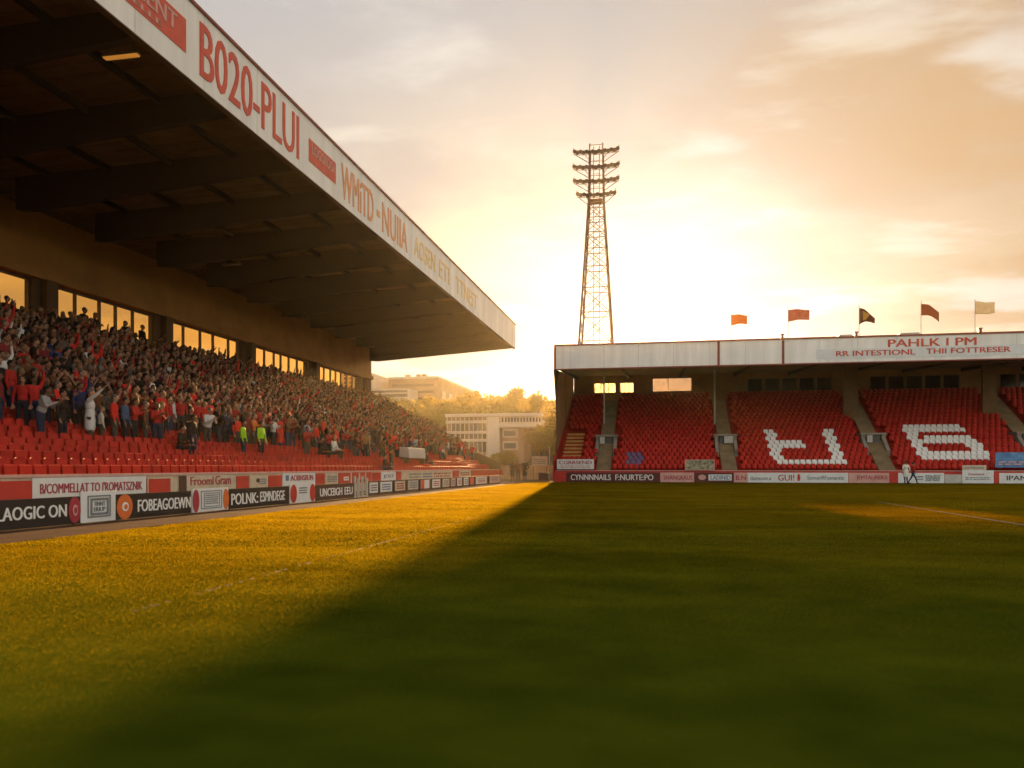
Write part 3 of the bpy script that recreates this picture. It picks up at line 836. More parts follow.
for r in range(3, 11): g.box(-8.9, -7.2, fry(r) - .2, fry(r) + .25, frz(r) + .004, frz(r) + .2)
o = g.build('gold_steps', M['seat_gold'], base=(-8, fry(3), frz(3))); o.name = 'step_flight'; tag(o, 'flight of gold painted steps at the left end of the far stand', 'steps')

# far boards
PFB = Plane((0, 69.2), (1, 0))
FB = lambda *a, **k: sign(PFB, *a, cat='advertising board', **k)
T = .86
FB('sign_panel', 'plain red block at the left corner of the far stand boards', 553, 566, .02, T, M['red'])
FB('advertising_board', 'long maroon far board with two runs of white lettering', 566.3, 660, .02, T, M['maroon'], [('text', (.05, .48, .2, .8), M['letter_white'], 'CYNNNNAILS'), ('text', (.53, .93, .2, .8), M['letter_white'], 'F:NURTE:PO')])
FB('advertising_board', 'pale pink far board with faint pink lettering below the mottled banner', 660.4, 694, .02, T, M['pink'], [('text', (.1, .95, .25, .7), M['crimson'], 'SHANGRAUS')])
FB('advertising_board', 'maroon far board with a pale crest and a white name block', 694.4, 733.5, .02, T, M['maroon'], [('disc', (.1, .3, .25, .8), M['pink'], 'crest'), ('panel', (.36, .95, .2, .82), M['white_board'], 'name_block'), ('text', (.42, .92, .28, .72), M['blue_print'], 'LADINID', .016)])
FB('advertising_board', 'short pink far board with four red letters', 734, 747, .02, T, M['pink'], [('text', (.15, .9, .25, .72), M['crimson'], 'B.N')])
FB('advertising_board', 'long white far board with dark lettering and a red word and feather', 747.4, 848, .02, T, M['white_board'], [('text', (.03, .24, .25, .65), M['grey_print'], 'damscen.a'), ('text', (.31, .47, .2, .8), M['crimson'], 'GUI!'), ('disc', (.5, .53, .15, .9), M['red'], 'feather'), ('text', (.6, .96, .3, .7), M['grey_print'], 'SomerRFomantic')])
FB('advertising_board', 'pink far board with crimson lettering left of the third stairway', 848.4, 889, .02, T, M['pink'], [('text', (.2, .95, .22, .74), M['crimson'], 'JEMTALIRERSI')])
FB('sign_panel', 'narrow red block behind the person in white', 889.4, 897.5, .02, T, M['red'])
FB('advertising_board', 'white far board with grey print right of the person in white', 898, 944, .02, T, M['white_board'], [('bars', (.4, .55, .25, .75), M['grey_print'], 2), ('text', (.6, .92, .2, .8), M['grey_print'], 'BBINBBF')])
FB('advertising_board', 'plain pale grey far board between two white ones', 944.4, 961.5, .02, T - .12, M['canvas'])
FB('advertising_board', 'tall white far board with two lines of small print', 962, 993.5, .02, T + .22, M['white_board'], [('text', (.2, .7, .62, .8), M['crimson'], 'Diantent'), ('bars', (.1, .9, .25, .5), M['grey_print'], 2)])
FB('sign_panel', 'narrow red block left of the rightmost board', 994, 998.5, .02, T, M['red'])
FB('advertising_board', 'pale board with black letters at the right edge', 999, 1075, .02, T, M['white_board'], [('text', (.1, .5, .3, .75), M['dark_letter'], 'IPAM M')])
PBN = Plane((0, 70.0), (1, 0))
def banner(label, p0, p1, z0, z1, m, items, n=.05):
    sign(PBN, 'banner', label, p0, p1, z0, z1, m, items, n0=n, n1=n + .03, cat='banner', posts=False)
banner('white banner with rough red lettering draped over the lowest seats at the left corner', 557, 594, 1.15, 2.05, M['white_board'], [('text', (.06, .94, .5, .85), M['crimson'], 'CGRRSEND'), ('bars', (.1, .9, .1, .4), M['pink'], 2)])
banner('mottled green and cream printed banner below the second stairway', 685, 714.5, 1.07, 2.0, M['foliage_print'], [('ring', (0, 1, 0, 1), M['pink'], .06)])
banner('bright blue printed banner hung over the seats at the right edge', 995, 1060, 1.3, 2.55, M['blue_sheet'], [('bars', (.05, .9, .15, .45), M['pink'], 2)])
banner('thin white banner strip above the tall white board', 962, 986, 1.07, 1.5, M['cream'], [('bars', (.1, .9, .3, .7), M['grey_print'], 1)])

# flags and rooftop bits
flags = [(731, 'plain orange flag, leftmost on the far roof', (.55, .20, .03), (.5, .22, .03), None, 1.35, .95), (788, 'rusty red flag with pale stripes on the far roof', (.40, .09, .04), (.35, .12, .04), (.6, .35, .25), 1.75, 1.05),
         (859, 'dark red pointed flag with a yellow centre on the far roof', (.10, .015, .012), (.10, .02, .01), None, 1.25, 1.45), (921, 'brown flag drooping at its free end on the far roof', (.20, .10, .05), (.28, .12, .04), (.34, .12, .06), 1.35, 1.0), (975, 'pale cream flag, rightmost on the far roof', (.74, .68, .48), (.42, .38, .30), None, 1.55, 1.1)]
tops = [314, 309, 307, 303, 301.5]
for (px, lab, c, t, c2, fw, fh), ty in zip(flags, tops):
    yy = 72.0; u = on_y(px, yy); d = depth(u, yy); zt = CAMH + (HY - ty) * d / FPX
    r = empty('flag', (u, yy, 12.2), lab, 'flag', 'flags on the far stand roof')
    g = MB(); g.tube((u, yy, 12.2), .035, (u, yy, zt + .1), .022, n=8); g.ball((u, yy, zt + .12), .045); g.build('flagpole', M['pole'], r)
    nx, nz = 14, 8
    ph = random.uniform(0, 6); droop = {859: .55, 921: .75, 731: .1, 788: .05, 975: .05}[px]
    vs = []
    for side in (0, .012):
        for j in range(nz + 1):
            for i in range(nx + 1):
                s, q = i / nx, j / nz
                hgt = fh * (1 - s * (.72 if px == 859 else .18))
                z = zt - .03 - droop * s * s - (fh - hgt) * (.45 if px == 859 else .3) * 1 - q * hgt + .05 * math.sin(s * 7 + ph)
                vs.append((u + .03 + s * fw, yy + .16 * s * math.sin(s * 6.5 + ph + q) + side, z))
    m1 = nx + 1; o = (nz + 1) * m1; fs = []
    for j in range(nz):
        for i in range(nx):
            a = j * m1 + i; fs += [(a, a + m1, a + m1 + 1, a + 1), (o + a, o + a + 1, o + a + m1 + 1, o + a + m1)]
    rim = list(range(m1)) + [j * m1 + nx for j in range(1, nz + 1)] + [nz * m1 + i for i in range(nx - 1, -1, -1)] + [j * m1 for j in range(nz - 1, 0, -1)]
    for a, b in zip(rim, rim[1:] + rim[:1]): fs.append((a, b, o + b, o + a))
    g = MB(); g.add(vs, fs); fc = g.build('flag_cloth', cloth_material('flag_cloth_' + str(px), c, t, c2, 3), r, smooth=True)
    if px == 859:
        g = MB()
        tr = [(u + .3, zt - .38), (u + .85, zt - .72), (u + .55, zt - 1.12), (u + .3, zt - 1.2)]
        g.prism([(x, yy - .14, z) for x, z in tr], (0, .012, 0)); g.build('centre_patch', cloth_material('yellow_patch', (.62, .30, .03), (.6, .3, .03)), fc)
for px, w, lab in ((846, 1.1, 'small white vent box on the far roof left of the dark red flag'), (910, 1.6, 'wider white vent box on the far roof left of the brown flag'), (572, 1.3, 'low pale vent box on the far roof beside the floodlight tower')):
    u = on_y(px, 71.5); r = empty('roof_vent', (u, 71.5, 12.3), lab, 'vent')
    g = MB(); g.box(u - w / 2, u + w / 2, 71.2, 71.9, 12.3, 12.72 if px != 572 else 12.55); g.build('housing', M['white_paint'], r, bevel=.03)
    g = MB(); g.box(u - w / 2 - .1, u + w / 2 - .15, 71.15, 71.95, 12.72 if px != 572 else 12.55, 12.8 if px != 572 else 12.6); g.build('cap', M['canvas'], r)
for px, lab in ((782, 'short dark stub on the far roof left of the rusty red flag'), (856, 'short dark stub on the far roof just left of the dark red flag'), (980, 'short dark stub on the far roof just right of the cream flag')):
    u = on_y(px, 71.2); g = MB(); g.box(u - .12, u + .12, 71.1, 71.34, 12.3, 12.95); g.box(u - .18, u + .18, 71.05, 71.4, 12.95, 13.02); o = g.build('roof_stub', M['dark_red'], base=(u, 71.2, 12.3)); tag(o, lab, 'stub')

# ------------------------------------------------------------------ floodlight tower
TY = 95.0; TX = on_y(596.5, TY); td = depth(TX, TY)
def tz(py): return CAMH + (HY - py) * td / FPX
def thw(z): return max(.72, .5 * (5.9 - .122 * z))        # half width
TW = empty('floodlight_tower', (TX, TY, 0), 'tall lattice floodlight tower behind the far stand, rusty against the bright sky', 'floodlight tower')
zh = tz(205)
for sx in (-1, 1):
    for sy in (-1, 1):
        g = MB(); zz = 0
        while zz < zh - .1:
            z2 = min(zh, zz + 4); g.tube((TX + sx * thw(zz), TY + sy * thw(zz), zz), .13, (TX + sx * thw(z2), TY + sy * thw(z2), z2), .12, n=6); zz = z2
        ztop = tz(145) if sy < 0 else tz(150)
        g.tube((TX + sx * thw(zh), TY + sy * thw(zh), zh), .11, (TX + sx * .78, TY + sy * .5, ztop), .09, n=6)
        g.build('leg', M['tower'], TW)
lv_ = [0, 4.5, 9, 12.8, 16.5, 20, 23, 25.6, 27.8, 29.8, 31.6, zh]
for i, z in enumerate(lv_):
    w = thw(z); g = MB()
    c = [(TX - w, TY - w), (TX + w, TY - w), (TX + w, TY + w), (TX - w, TY + w)]
    for a, b in zip(c, c[1:] + c[:1]): g.tube((*a, z), .06, (*b, z), .06, n=5)
    g.build('ring_brace', M['tower'], TW)
    if i + 1 < len(lv_):
        z2 = lv_[i + 1]; w2 = thw(z2); g = MB()
        c2 = [(TX - w2, TY - w2), (TX + w2, TY - w2), (TX + w2, TY + w2), (TX - w2, TY + w2)]
        for k in range(4):
            g.tube((*c[k], z), .045, (*c2[(k + 1) % 4], z2), .045, n=5); g.tube((*c[(k + 1) % 4], z), .045, (*c2[k], z2), .045, n=5)
        g.build('cross_brace', M['tower'], TW)
g = MB()
for s in (-.35, .35): g.tube((TX + s, TY, 0), .05, (TX + s, TY, tz(146)), .05, n=5)
z = .4
while z < tz(150): g.tube((TX - .35, TY, z), .025, (TX + .35, TY, z), .025, n=4); z += .8
g.build('ladder', M['tower'], TW)
for py in (146.5, 163, 177, 190):
    g = MB(); g.tube((TX - .9, TY - .5, tz(py)), .05, (TX + .9, TY - .5, tz(py)), .05, n=5); g.build('head_crossbar', M['tower'], TW)
g = MB()
g.box(TX - .75, TX + .75, TY - .7, TY + .6, tz(203), tz(200.5)); g.build('head_frame', M['tower'], TW)
for ri, (py, hw) in enumerate(((155, 2.75), (170, 2.8), (184, 2.75), (197.5, 2.35))):
    z0 = tz(py)
    g = MB(); N_ = 12
    def arc(t, dz=0): return (TX + hw * t, TY - 1.0 + .5 * t * t, z0 + .38 * t * t + dz)
    for i in range(N_):
        a, b = -1 + 2 * i / N_, -1 + 2 * (i + 1) / N_
        g.tube(arc(a), .07, arc(b), .07, n=5); g.tube(arc(a, -.34 - .0), .05, arc(b, -.34), .05, n=5)
        g.tube(arc(a, -.34), .03, arc(b), .03, n=4)
    for s in (-1, 1):
        g.tube(arc(s * .97, -.3), .05, (TX + s * .8, TY - .5, z0 - 1.15), .05, n=5); g.tube(arc(s * .5, -.3), .04, (TX + s * .78, TY - .5, z0 - .8), .04, n=5)
        g.tube(arc(s), .05, arc(s, .45), .045, n=5); g.tube((TX + s * .76, TY - .5, z0), .06, arc(s * .27), .06, n=5)
    row = g.build('lamp_row', M['tower'], TW)
    nl = 15 if ri < 3 else 12
    for i in range(nl):
        t = -.93 + 1.86 * i / (nl - 1); c = Vector(arc(t, .0)) + Vector((0, -.16, .02 - .1 * (i % 2)))
        dr = Vector((.25 * t, -.85, -.5)).normalized()
        g = MB(); g.tube(c - dr * .12, .10, c + dr * .1, .25, n=10); g.tube(c + dr * .1, .25, c + dr * .18, .255, n=10); g.tube(c - dr * .24, .07, c - dr * .12, .1, n=8)
        g.build('lamp', M['lamp'], row)
# thin pole in the gap and the fence, the board and the gap between the stands
g = MB(); px = 549.5; u = on_y(px, 74); g.tube((u, 74, 0), .09, (u, 74, 3.2), .07, n=8); g.ball((u, 74, 3.22), .1); g.tube((u - .2, 74, .4), .03, (u + .2, 74, .4), .03)
tag(g.build('post', M['pole'], base=(u, 74, 0)), 'slim pale post in the gap left of the far stand', 'post')
fy_ = 82.0
r = empty('boundary_fence', (on_y(527, fy_), fy_, 0), 'low brown boundary fence across the gap between the stands', 'fence')
x0, x1 = on_y(455, fy_), FL - .6
g = MB(); n = int((x1 - x0) / .22)
for i in range(n): g.box(x0 + i * .22, x0 + i * .22 + .19, fy_, fy_ + .03, .02, 1.55 + random.uniform(-.03, .03))
g.build('boarding', M['fence'], r)
g = MB(); g.box(x0, x1, fy_ + .031, fy_ + .1, 1.2, 1.32); g.box(x0, x1, fy_ + .031, fy_ + .1, .3, .42); g.build('rail', M['fence'], r)
sign(Plane((0, 79), (1, 0)), 'notice_board', 'white notice board of faint print on posts in the gap between the stands', 532, 547.5, 1.45, 2.45, M['cream'], [('bars', (.1, .9, .2, .8), M['grey_print'], 3)], cat='notice board')
u0, u1 = on_y(539, 76), on_y(549, 76)
g = MB(); g.box(u0, u1, 75.7, 76.4, .05, .72); g.box(u0 - .05, u1 + .05, 75.65, 76.45, .72, .8); g.box(u0 + .05, u0 + .15, 75.75, 75.85, 0, .05); g.box(u1 - .15, u1 - .05, 75.75, 75.85, 0, .05)
tag(g.build('storage_box', M['brown_board'], base=((u0 + u1) / 2, 76, 0), bevel=.02), 'dark brown storage box beside the slim pale post', 'box')

# ------------------------------------------------------------------ hill, wood, buildings beyond
def hill_z(x, y):
    return 13.5 * np.exp(-((y - 205) / 62.) ** 2) * (1 / (1 + np.exp((x - 5) / 14.))) * (1 / (1 + np.exp(-(y - 120) / 9.))) + .9 * np.sin(x * .11) * np.exp(-((y - 205) / 50.) ** 2)
nx, ny = 60, 40
xs_, ys_ = np.linspace(-260, 60, nx), np.linspace(100, 420, ny)
XX, YY = np.meshgrid(xs_, ys_); ZZ = hill_z(XX, YY) - .25
idx = np.arange(nx * ny).reshape(ny, nx)
Fq = np.stack([idx[:-1, :-1], idx[:-1, 1:], idx[1:, 1:], idx[1:, :-1]], -1).reshape(-1, 4)
tag(link('hills', np_mesh('hills', np.stack([XX, YY, ZZ], -1).reshape(-1, 3), Fq, [M['hill']])), kind='structure')

def leaf_cloud(centers, radii, per, size):
    VV = []
    for c, rad in zip(centers, radii):
        n = int(per)
        d = rng.normal(size=(n, 3)); d /= np.linalg.norm(d, axis=1)[:, None]
        p = c + d * np.array(rad) * (rng.random(n)[:, None] ** .35)
        a = rng.normal(size=(n, 3)); a /= np.linalg.norm(a, axis=1)[:, None]
        b = np.cross(a, rng.normal(size=(n, 3))); b /= np.linalg.norm(b, axis=1)[:, None]
        s = size * rng.uniform(.6, 1.4, n)[:, None]
        VV.append(np.stack([p - a * s, p + b * s * .6, p + a * s, p - b * s * .6], 1).reshape(-1, 3))
    V = np.concatenate(VV); return V, np.arange(len(V)).reshape(-1, 4)

cs, rs = [], []
for i in range(420):
    y = rng.uniform(128, 226); x = on_y(rng.uniform(352, 600), y)
    if abs(x - on_y(492, 128)) < 11 and y < 136: continue
    if y > 206 and x < -52: continue
    h = rng.uniform(4.5, 7.5); zb = float(hill_z(x, y))
    for k in range(4):
        cs.append(np.array([x + rng.normal(0, 1.3), y + rng.normal(0, 1.3), zb + h * rng.uniform(.35, .85)])); rs.append((rng.uniform(1.3, 2.4), rng.uniform(1.3, 2.4), rng.uniform(1.1, 1.9)))
V, Fq = leaf_cloud(cs, rs, 46, .46)
tag(link('woodland', np_mesh('woodland', V, Fq, [M['leaf']])), 'hazy golden wood covering the hillside beyond the gap', 'woodland', kind='stuff')

def make_tree(label, px, y, h, spread, base_z=None, group=None):
    x = on_y(px, y); zb = float(hill_z(x, y)) - .3 if base_z is None else base_z
    r = empty('tree', (x, y, zb), label, 'tree', group)
    g = MB(); g.tube((x, y, zb), h * .03, (x + h * .01, y, zb + h * .5), h * .018, n=8)
    tips = []
    for k in range(7):
        a = k * 2.4; z1 = zb + h * (.3 + .07 * k)
        tip = (x + math.cos(a) * spread * .6, y + math.sin(a) * spread * .6, z1 + h * .2)
        g.tube((x, y, z1 - h * .05), h * .012, tip, h * .005, n=5); tips.append(tip)
    g.build('trunk', M['bark'], r)
    cs = [np.array(t) + rng.normal(0, spread * .12, 3) for t in tips] + [np.array((x + rng.normal(0, spread * .3), y + rng.normal(0, spread * .3), zb + h * rng.uniform(.6, .95))) for _ in range(8)]
    rs = [(spread * rng.uniform(.25, .45), spread * rng.uniform(.25, .45), h * rng.uniform(.07, .13)) for _ in cs]
    V, Fq = leaf_cloud(cs, rs, 120, .24)
    o = link('crown', np_mesh('crown', V - np.array((x, y, zb)), Fq, [M['leaf']])); o.parent = r
make_tree('tallest tree, standing out of the wood against the sky left of the far stand', 535, 150, 14.2, 3.2, base_z=2.0)
make_tree('bushy tree beside the left edge of the far stand', 549, 118, 9.0, 2.8, base_z=0)
make_tree('rounded tree at the right of the white building', 541, 112, 6.8, 2.4, base_z=0)
make_tree('low bushy tree in front of the white building', 508, 116, 3.6, 1.8, base_z=0)
make_tree('small tree at the foot of the white pier', 497, 106, 3.0, 1.6, base_z=0)
for px, y in ((432, 212), (470, 196), (516, 182)):
    make_tree(f'tree with a round crown on the skyline {"left of the white building" if px < 440 else "above the white building" if px < 500 else "right of centre in the gap"}', px, y, 9.0 if px != 470 else 7.5, 3.0)

# white building
WB_Y = 130.0
wd = lambda px: on_y(px, WB_Y)
def wz(py, px=490): return CAMH + (HY - py) * depth(wd(px), WB_Y) / FPX
B = empty('office_building', (wd(492), WB_Y, 0), 'long white modern building with open gallery floors below the hazy wood', 'building')
g = MB(); g.box(wd(447), wd(487), WB_Y + .6, WB_Y + 9, 0, wz(416)); g.box(wd(487), wd(523), WB_Y + 1.2, WB_Y + 9, 0, wz(428)); g.build('wall', M['brick'], B)
g = MB(); g.box(wd(445), wd(541), WB_Y - .2, WB_Y + 9.4, wz(416.5), wz(413.5)); g.build('roof', M['stone'], B)
g = MB(); g.box(wd(487.5), wd(499.5), WB_Y - .1, WB_Y + 3, 0, wz(417)); g.build('pier', M['stone'], B)
for py in (421.5, 432, 440):
    g = MB(); g.box(wd(446), wd(487.3), WB_Y - .1, WB_Y + .9, wz(py + 1.5), wz(py - 1.2)); g.build('floor_slab', M['stone'], B)
for i in range(10):
    u = wd(447 + i * 4.4)
    g = MB(); g.box(u - .06, u + .06, WB_Y, WB_Y + .2, 0, wz(417)); g.build('column', M['stone'], B)
for (p0, p1, a, b) in ((450, 486, 431, 423), (450, 486, 439.5, 433.5), (450, 486, 452, 441.5)):
    g = MB(); g.box(wd(p0), wd(p1), WB_Y + .52, WB_Y + .59, wz(a), wz(b)); g.build('window', M['dark_window'], B)
g = MB(); g.box(wd(499.7), wd(541), WB_Y - .1, WB_Y + 6, wz(427.5), wz(423)); g.box(wd(499.7), wd(541), WB_Y + .8, WB_Y + 6, wz(423), wz(416.6)); g.build('gallery_wing', M['stone'], B)
for i in range(13):
    u = wd(501 + i * 3.1); g = MB(); g.box(u - .08, u + .08, WB_Y - .05, WB_Y + .15, wz(423), wz(416.6)); g.build('column', M['stone'], B)
g = MB(); g.box(wd(500), wd(540), WB_Y + .73, WB_Y + .79, wz(422), wz(417.5)); g.build('window', M['dark_window'], B)
for a, b in ((437.5, 428.8), (450, 441)):
    g = MB(); g.box(wd(502), wd(517), WB_Y + .5, WB_Y + 1.19, wz(a), wz(b)); g.build('bay', M['stone'], B)
    g = MB(); g.box(wd(503.5), wd(515.5), WB_Y + .44, WB_Y + .49, wz(a - 1.5), wz(b + 2)); g.build('window', M['dark_window'], B)
# hilltop block
HB = 222.0
hx = lambda px: on_y(px, HB)
def hz(py, px): return CAMH + (HY - py) * depth(hx(px), HB) / FPX
ht = hz(378.5, 438)
B = empty('hilltop_building', (hx(412), HB, 8), 'flat roofed brown block on the hilltop with one sunlit side', 'building')
g = MB(); g.box(hx(388.5), hx(438), HB, HB + 52, 6, ht); g.build('wall', M['brick'], B)
g = MB(); g.box(hx(388) , hx(438.5), HB - .3, HB + 52.3, ht, ht + .7); g.build('roof', M['stone'], B)
g = MB(); g.box(hx(360), hx(418), HB - 8, HB - .05, 6, hz(391.5, 400)); g.build('low_wing', M['stone'], B)
for a, b in ((399.5, 396.5), (395, 393)):
    g = MB(); g.box(hx(362), hx(416), HB - 8.15, HB - 8.01, hz(a, 400), hz(b, 400)); g.build('window', M['dark_window'], B)
for i in range(3):
    g = MB(); g.box(hx(392 + i * 3), hx(434), HB - .12, HB - .01, ht - 2.2 - i * 2.0, ht - 1.5 - i * 2.0); g.build('window', M['dark_window'], B)
for i in range(6):
    g = MB(); g.box(hx(438) + .01, hx(438) + .12, HB + 4 + i * 8, HB + 8 + i * 8, ht - 5.6, ht - 3.2); g.build('window', M['stone'], B)
for px in (401, 412, 418):
    g = MB(); g.box(hx(px), hx(px) + 1.2, HB + 4, HB + 6, ht + .7, ht + 1.9); g.build('roof_vent', M['brick'], B)
B = empty('tower_block', (hx(375), HB - 6, 8), 'narrow pale block with a grid of windows between the stand and the hilltop block', 'building')
g = MB(); g.box(hx(357), hx(381), HB - 12, HB + 8, 6, hz(376, 375)); g.build('wall', M['stone'], B)
for i in range(4):
    for j in range(4):
        g = MB(); x = hx(360 + i * 5.2); g.box(x, x + 1.0, HB - 12.1, HB - 12.01, hz(392 - j * 4, 375), hz(389.4 - j * 4, 375)); g.build('window', M['dark_window'], B)
g = MB(); ux = on_x(474, hx(438) + 1.2); g.box(hx(438) + .8, hx(438) + 1.9, 268, 271, 8, 26.5); g.box(hx(438) + .6, hx(438) + 2.1, 267.8, 271.2, 26.5, 27.0)
tag(g.build('chimney_stack', M['brick'], base=(hx(438) + 1.3, 269, 8)), 'slim dark chimney against the sunlit side of the hilltop block', 'chimney')

# ------------------------------------------------------------------ PEOPLE
ARMS = {'down': ((.02, .06, -.29), (.09, .05, -.54)), 'up': ((.05, .10, .26), (.10, .05, .52)), 'point': ((.2, .08, .14), (.40, .12, .34)), 'clap': ((.10, .05, -.25), (.33, -.16, -.12)),
        'face': ((.17, .12, -.17), (.18, -.06, .10)), 'fold': ((.08, .07, -.27), (.22, -.20, -.22)), 'pocket': ((-.05, .10, -.27), (.05, .02, -.48)), 'lap': ((.10, .05, -.27), (.34, -.05, -.36))}
def person_geo(L='down', Rr='down', seated=False, lean=0.0, stride=0.0, coat=False, sleeves=True, hairlong=False, build=1.0, vest=False):
    """one voxel-welded body facing +X with feet on z=0; returns hi and low meshes' arrays"""
    P = []                                        # (kind, data, tag): capsule p0,r0,p1,r1 / ellipsoid c,rad
    cap = lambda a, ra, b, rb, t: P.append(('c', Vector(a), ra, Vector(b), rb, t))
    ell = lambda c, r, t: P.append(('e', Vector(c), r, t))
    dz = -.46 if seated else 0
    hip = Vector((0, 0, .93 + dz)); sh = Vector((lean, 0, 1.42 + dz))
    bk = build
    ell((hip.x, 0, hip.z + .02), (.125 * bk, .168 * bk, .13), 2)
    ell((hip.x + lean * .3, 0, 1.08 + dz), (.118 * bk, .152 * bk, .15), 1)
    ell((hip.x + lean * .75, 0, 1.28 + dz), (.125 * bk, .175 * bk, .20), 1)
    cap((lean, -.15, 1.42 + dz), .068, (lean, .15, 1.42 + dz), .068, 1)
    cap((lean, 0, 1.43 + dz), .058, (lean * 1.15 + .02, 0, 1.56 + dz), .052, 0)
    hc = Vector((lean * 1.2 + .035, 0, 1.645 + dz))
    ell(hc, (.098, .076, .118), 0); ell(hc + Vector((.03, 0, -.06)), (.06, .056, .055), 0)
    cap(hc + Vector((.088, 0, .015)), .013, hc + Vector((.112, 0, -.022)), .018, 0)
    for s in (-1, 1):
        ell(hc + Vector((-.005, s * .078, -.01)), (.022, .014, .034), 0)
        ell(hc + Vector((.086, s * .03, .022)), (.012, .014, .009), 3)
    cap(hc + Vector((.092, -.02, -.062)), .008, hc + Vector((.092, .02, -.062)), .008, 3)
    ell(hc + Vector((-.022, 0, .035)), (.097, .086, .102), 3)
    if hairlong: ell(hc + Vector((-.055, 0, -.08)), (.055, .085, .13), 3)
    for s in (-1, 1):
        if seated:
            kn = Vector((.43, s * .13, .50)); an = Vector((.40, s * .13, .09)); hp = Vector((.02, s * .095, hip.z - .02))
        else:
            f = stride * s
            kn = Vector((.03 + f * .24, s * .10, .49)); an = Vector((-.02 + f * .42, s * .10, .09 + (.05 if f < 0 else 0))); hp = Vector((0, s * .09, .90))
        cap(hp, .095 * bk, kn, .062, 2); cap(kn, .062, an, .043, 2)
        cap(an + Vector((-.02, 0, -.04)), .045, an + Vector((.15, s * .02, -.055)), .034, 4)
    if coat:
        cap((0, -.05, .98), .135, (0, -.06, .62), .135, 1); cap((0, .05, .98), .135, (0, .06, .62), .135, 1)
    for s, nm in ((1, L), (-1, Rr)):
        e, h = ARMS[nm]
        S = sh + Vector((0, s * .19, 0)); E = S + Vector((e[0], e[1] * s, e[2])); Hd = S + Vector((h[0], h[1] * s, h[2]))
        cap(S, .062, E, .046, 1); cap(E, .044, Hd, .030, 1 if sleeves else 0)
        a = (Hd - E).normalized(); side = a.cross(Vector((1, .2, 0)) if abs(a.x) < .8 else Vector((0, 0, 1))).normalized(); fw = side.cross(a)
        pc = Hd + a * .05
        cap(Hd, .030, Hd + a * .03, .034, 0); 
        for q in (-.022, 0, .022): cap(Hd + a * .02 + side * q * .7, .017, Hd + a * .085 + side * q * 1.2, .016, 0)
        for q, ln in ((-.036, .062), (-.012, .078), (.012, .084), (.036, .070)):
            k0 = Hd + a * .088 + side * q; k1 = k0 + a * ln * .55 + side * q * .25; k2 = k1 + a * ln * .42 + fw * .018 + side * q * .1
            cap(k0, .0105, k1, .0098, 0); cap(k1, .0098, k2, .0088, 0)
        t0 = Hd + a * .035 - side * .03; t1 = t0 - side * .036 + a * .035; cap(t0, .014, t1, .0115, 0); cap(t1, .0115, t1 + a * .034 - side * .008, .0095, 0)
    g = MB()
    for p in P:
        if p[0] == 'c':
            g.tube(p[1], p[2], p[3], p[4], n=10); g.ball(p[1], p[2], nu=10, nv=6); g.ball(p[3], p[4], nu=10, nv=6)
        else: g.ball(p[1], p[2], nu=16, nv=10)
    me = g.mesh('body', PM)
    o = bpy.data.objects.new('body', me); COL.objects.link(o)
    m = o.modifiers.new('weld', 'REMESH'); m.mode = 'VOXEL'; m.voxel_size = .0105
    m2 = o.modifiers.new('relax', 'SMOOTH'); m2.iterations = 2; m2.factor = .4
    m3 = o.modifiers.new('reduce', 'DECIMATE')
    out = []
    for ratio in (.22, .016):
        m3.ratio = ratio
        bpy.context.view_layer.update()
        me2 = bpy.data.meshes.new_from_object(o.evaluated_get(bpy.context.evaluated_depsgraph_get()))
        V = np.array([tuple(v.co) for v in me2.vertices]); T = tri([tuple(p.vertices) for p in me2.polygons]); bpy.data.meshes.remove(me2)
        C = V[T].mean(1)
        best = np.full(len(C), 1e9); tg = np.zeros(len(C), int)
        for p in P:
            if p[0] == 'c':
                a, b = np.array(p[1]), np.array(p[3]); ab = b - a; t = np.clip(((C - a) @ ab) / max(ab @ ab, 1e-9), 0, 1)
                dd = np.linalg.norm(C - a - t[:, None] * ab, axis=1) - (p[2] + (p[4] - p[2]) * t); tt = p[5]
            else:
                q = (C - np.array(p[1])) / np.array(p[2]); n_ = np.linalg.norm(q, axis=1); dd = (n_ - 1) * min(p[2]); tt = p[3]
            if tt == 3: dd = dd - .002
            k = dd < best; best[k] = dd[k]; tg[k] = tt
        out.append((V, T, tg))
    bpy.data.objects.remove(o); bpy.data.meshes.remove(me)
    return out

POSES = {
    'standing with arms down': dict(), 'with both arms raised': dict(L='up', Rr='up'), 'pointing with one arm raised': dict(L='down', Rr='point'),
    'clapping': dict(L='clap', Rr='clap', lean=.03), 'hands held to the face': dict(L='face', Rr='face', sleeves=False), 'arms folded': dict(L='fold', Rr='fold', sleeves=False, hairlong=True),
    'one fist in the air': dict(L='up', Rr='down', hairlong=True), 'sitting': dict(L='lap', Rr='lap', seated=True, lean=.06), 'leaning forward clapping': dict(L='clap', Rr='clap', lean=.14, build=1.1),
    'in a long coat, one arm raised': dict(L='pocket', Rr='point', coat=True, build=1.1), 'walking': dict(L='down', Rr='pocket', stride=1.0, build=1.02), 'in a long coat, standing': dict(coat=True, L='pocket', Rr='pocket')}
PG = {}
for k, v in POSES.items():
    hi, lo_ = person_geo(**v)
    me = np_mesh('person', hi[0], hi[1], PM, hi[2]); me.polygons.foreach_set('use_smooth', [True] * len(me.polygons))
    PG[k] = (me, lo_)

def person(label, X, y, z, pose, color, face=0.0, scale=1.0, group=None):
    o = bpy.data.objects.new('person', PG[pose][0]); COL.objects.link(o)
    o.location = (X, y, z); o.rotation_euler = (0, 0, face); o.scale = (scale,) * 3
    o.color = (*color, 1)
    return tag(o, label, 'person', group)

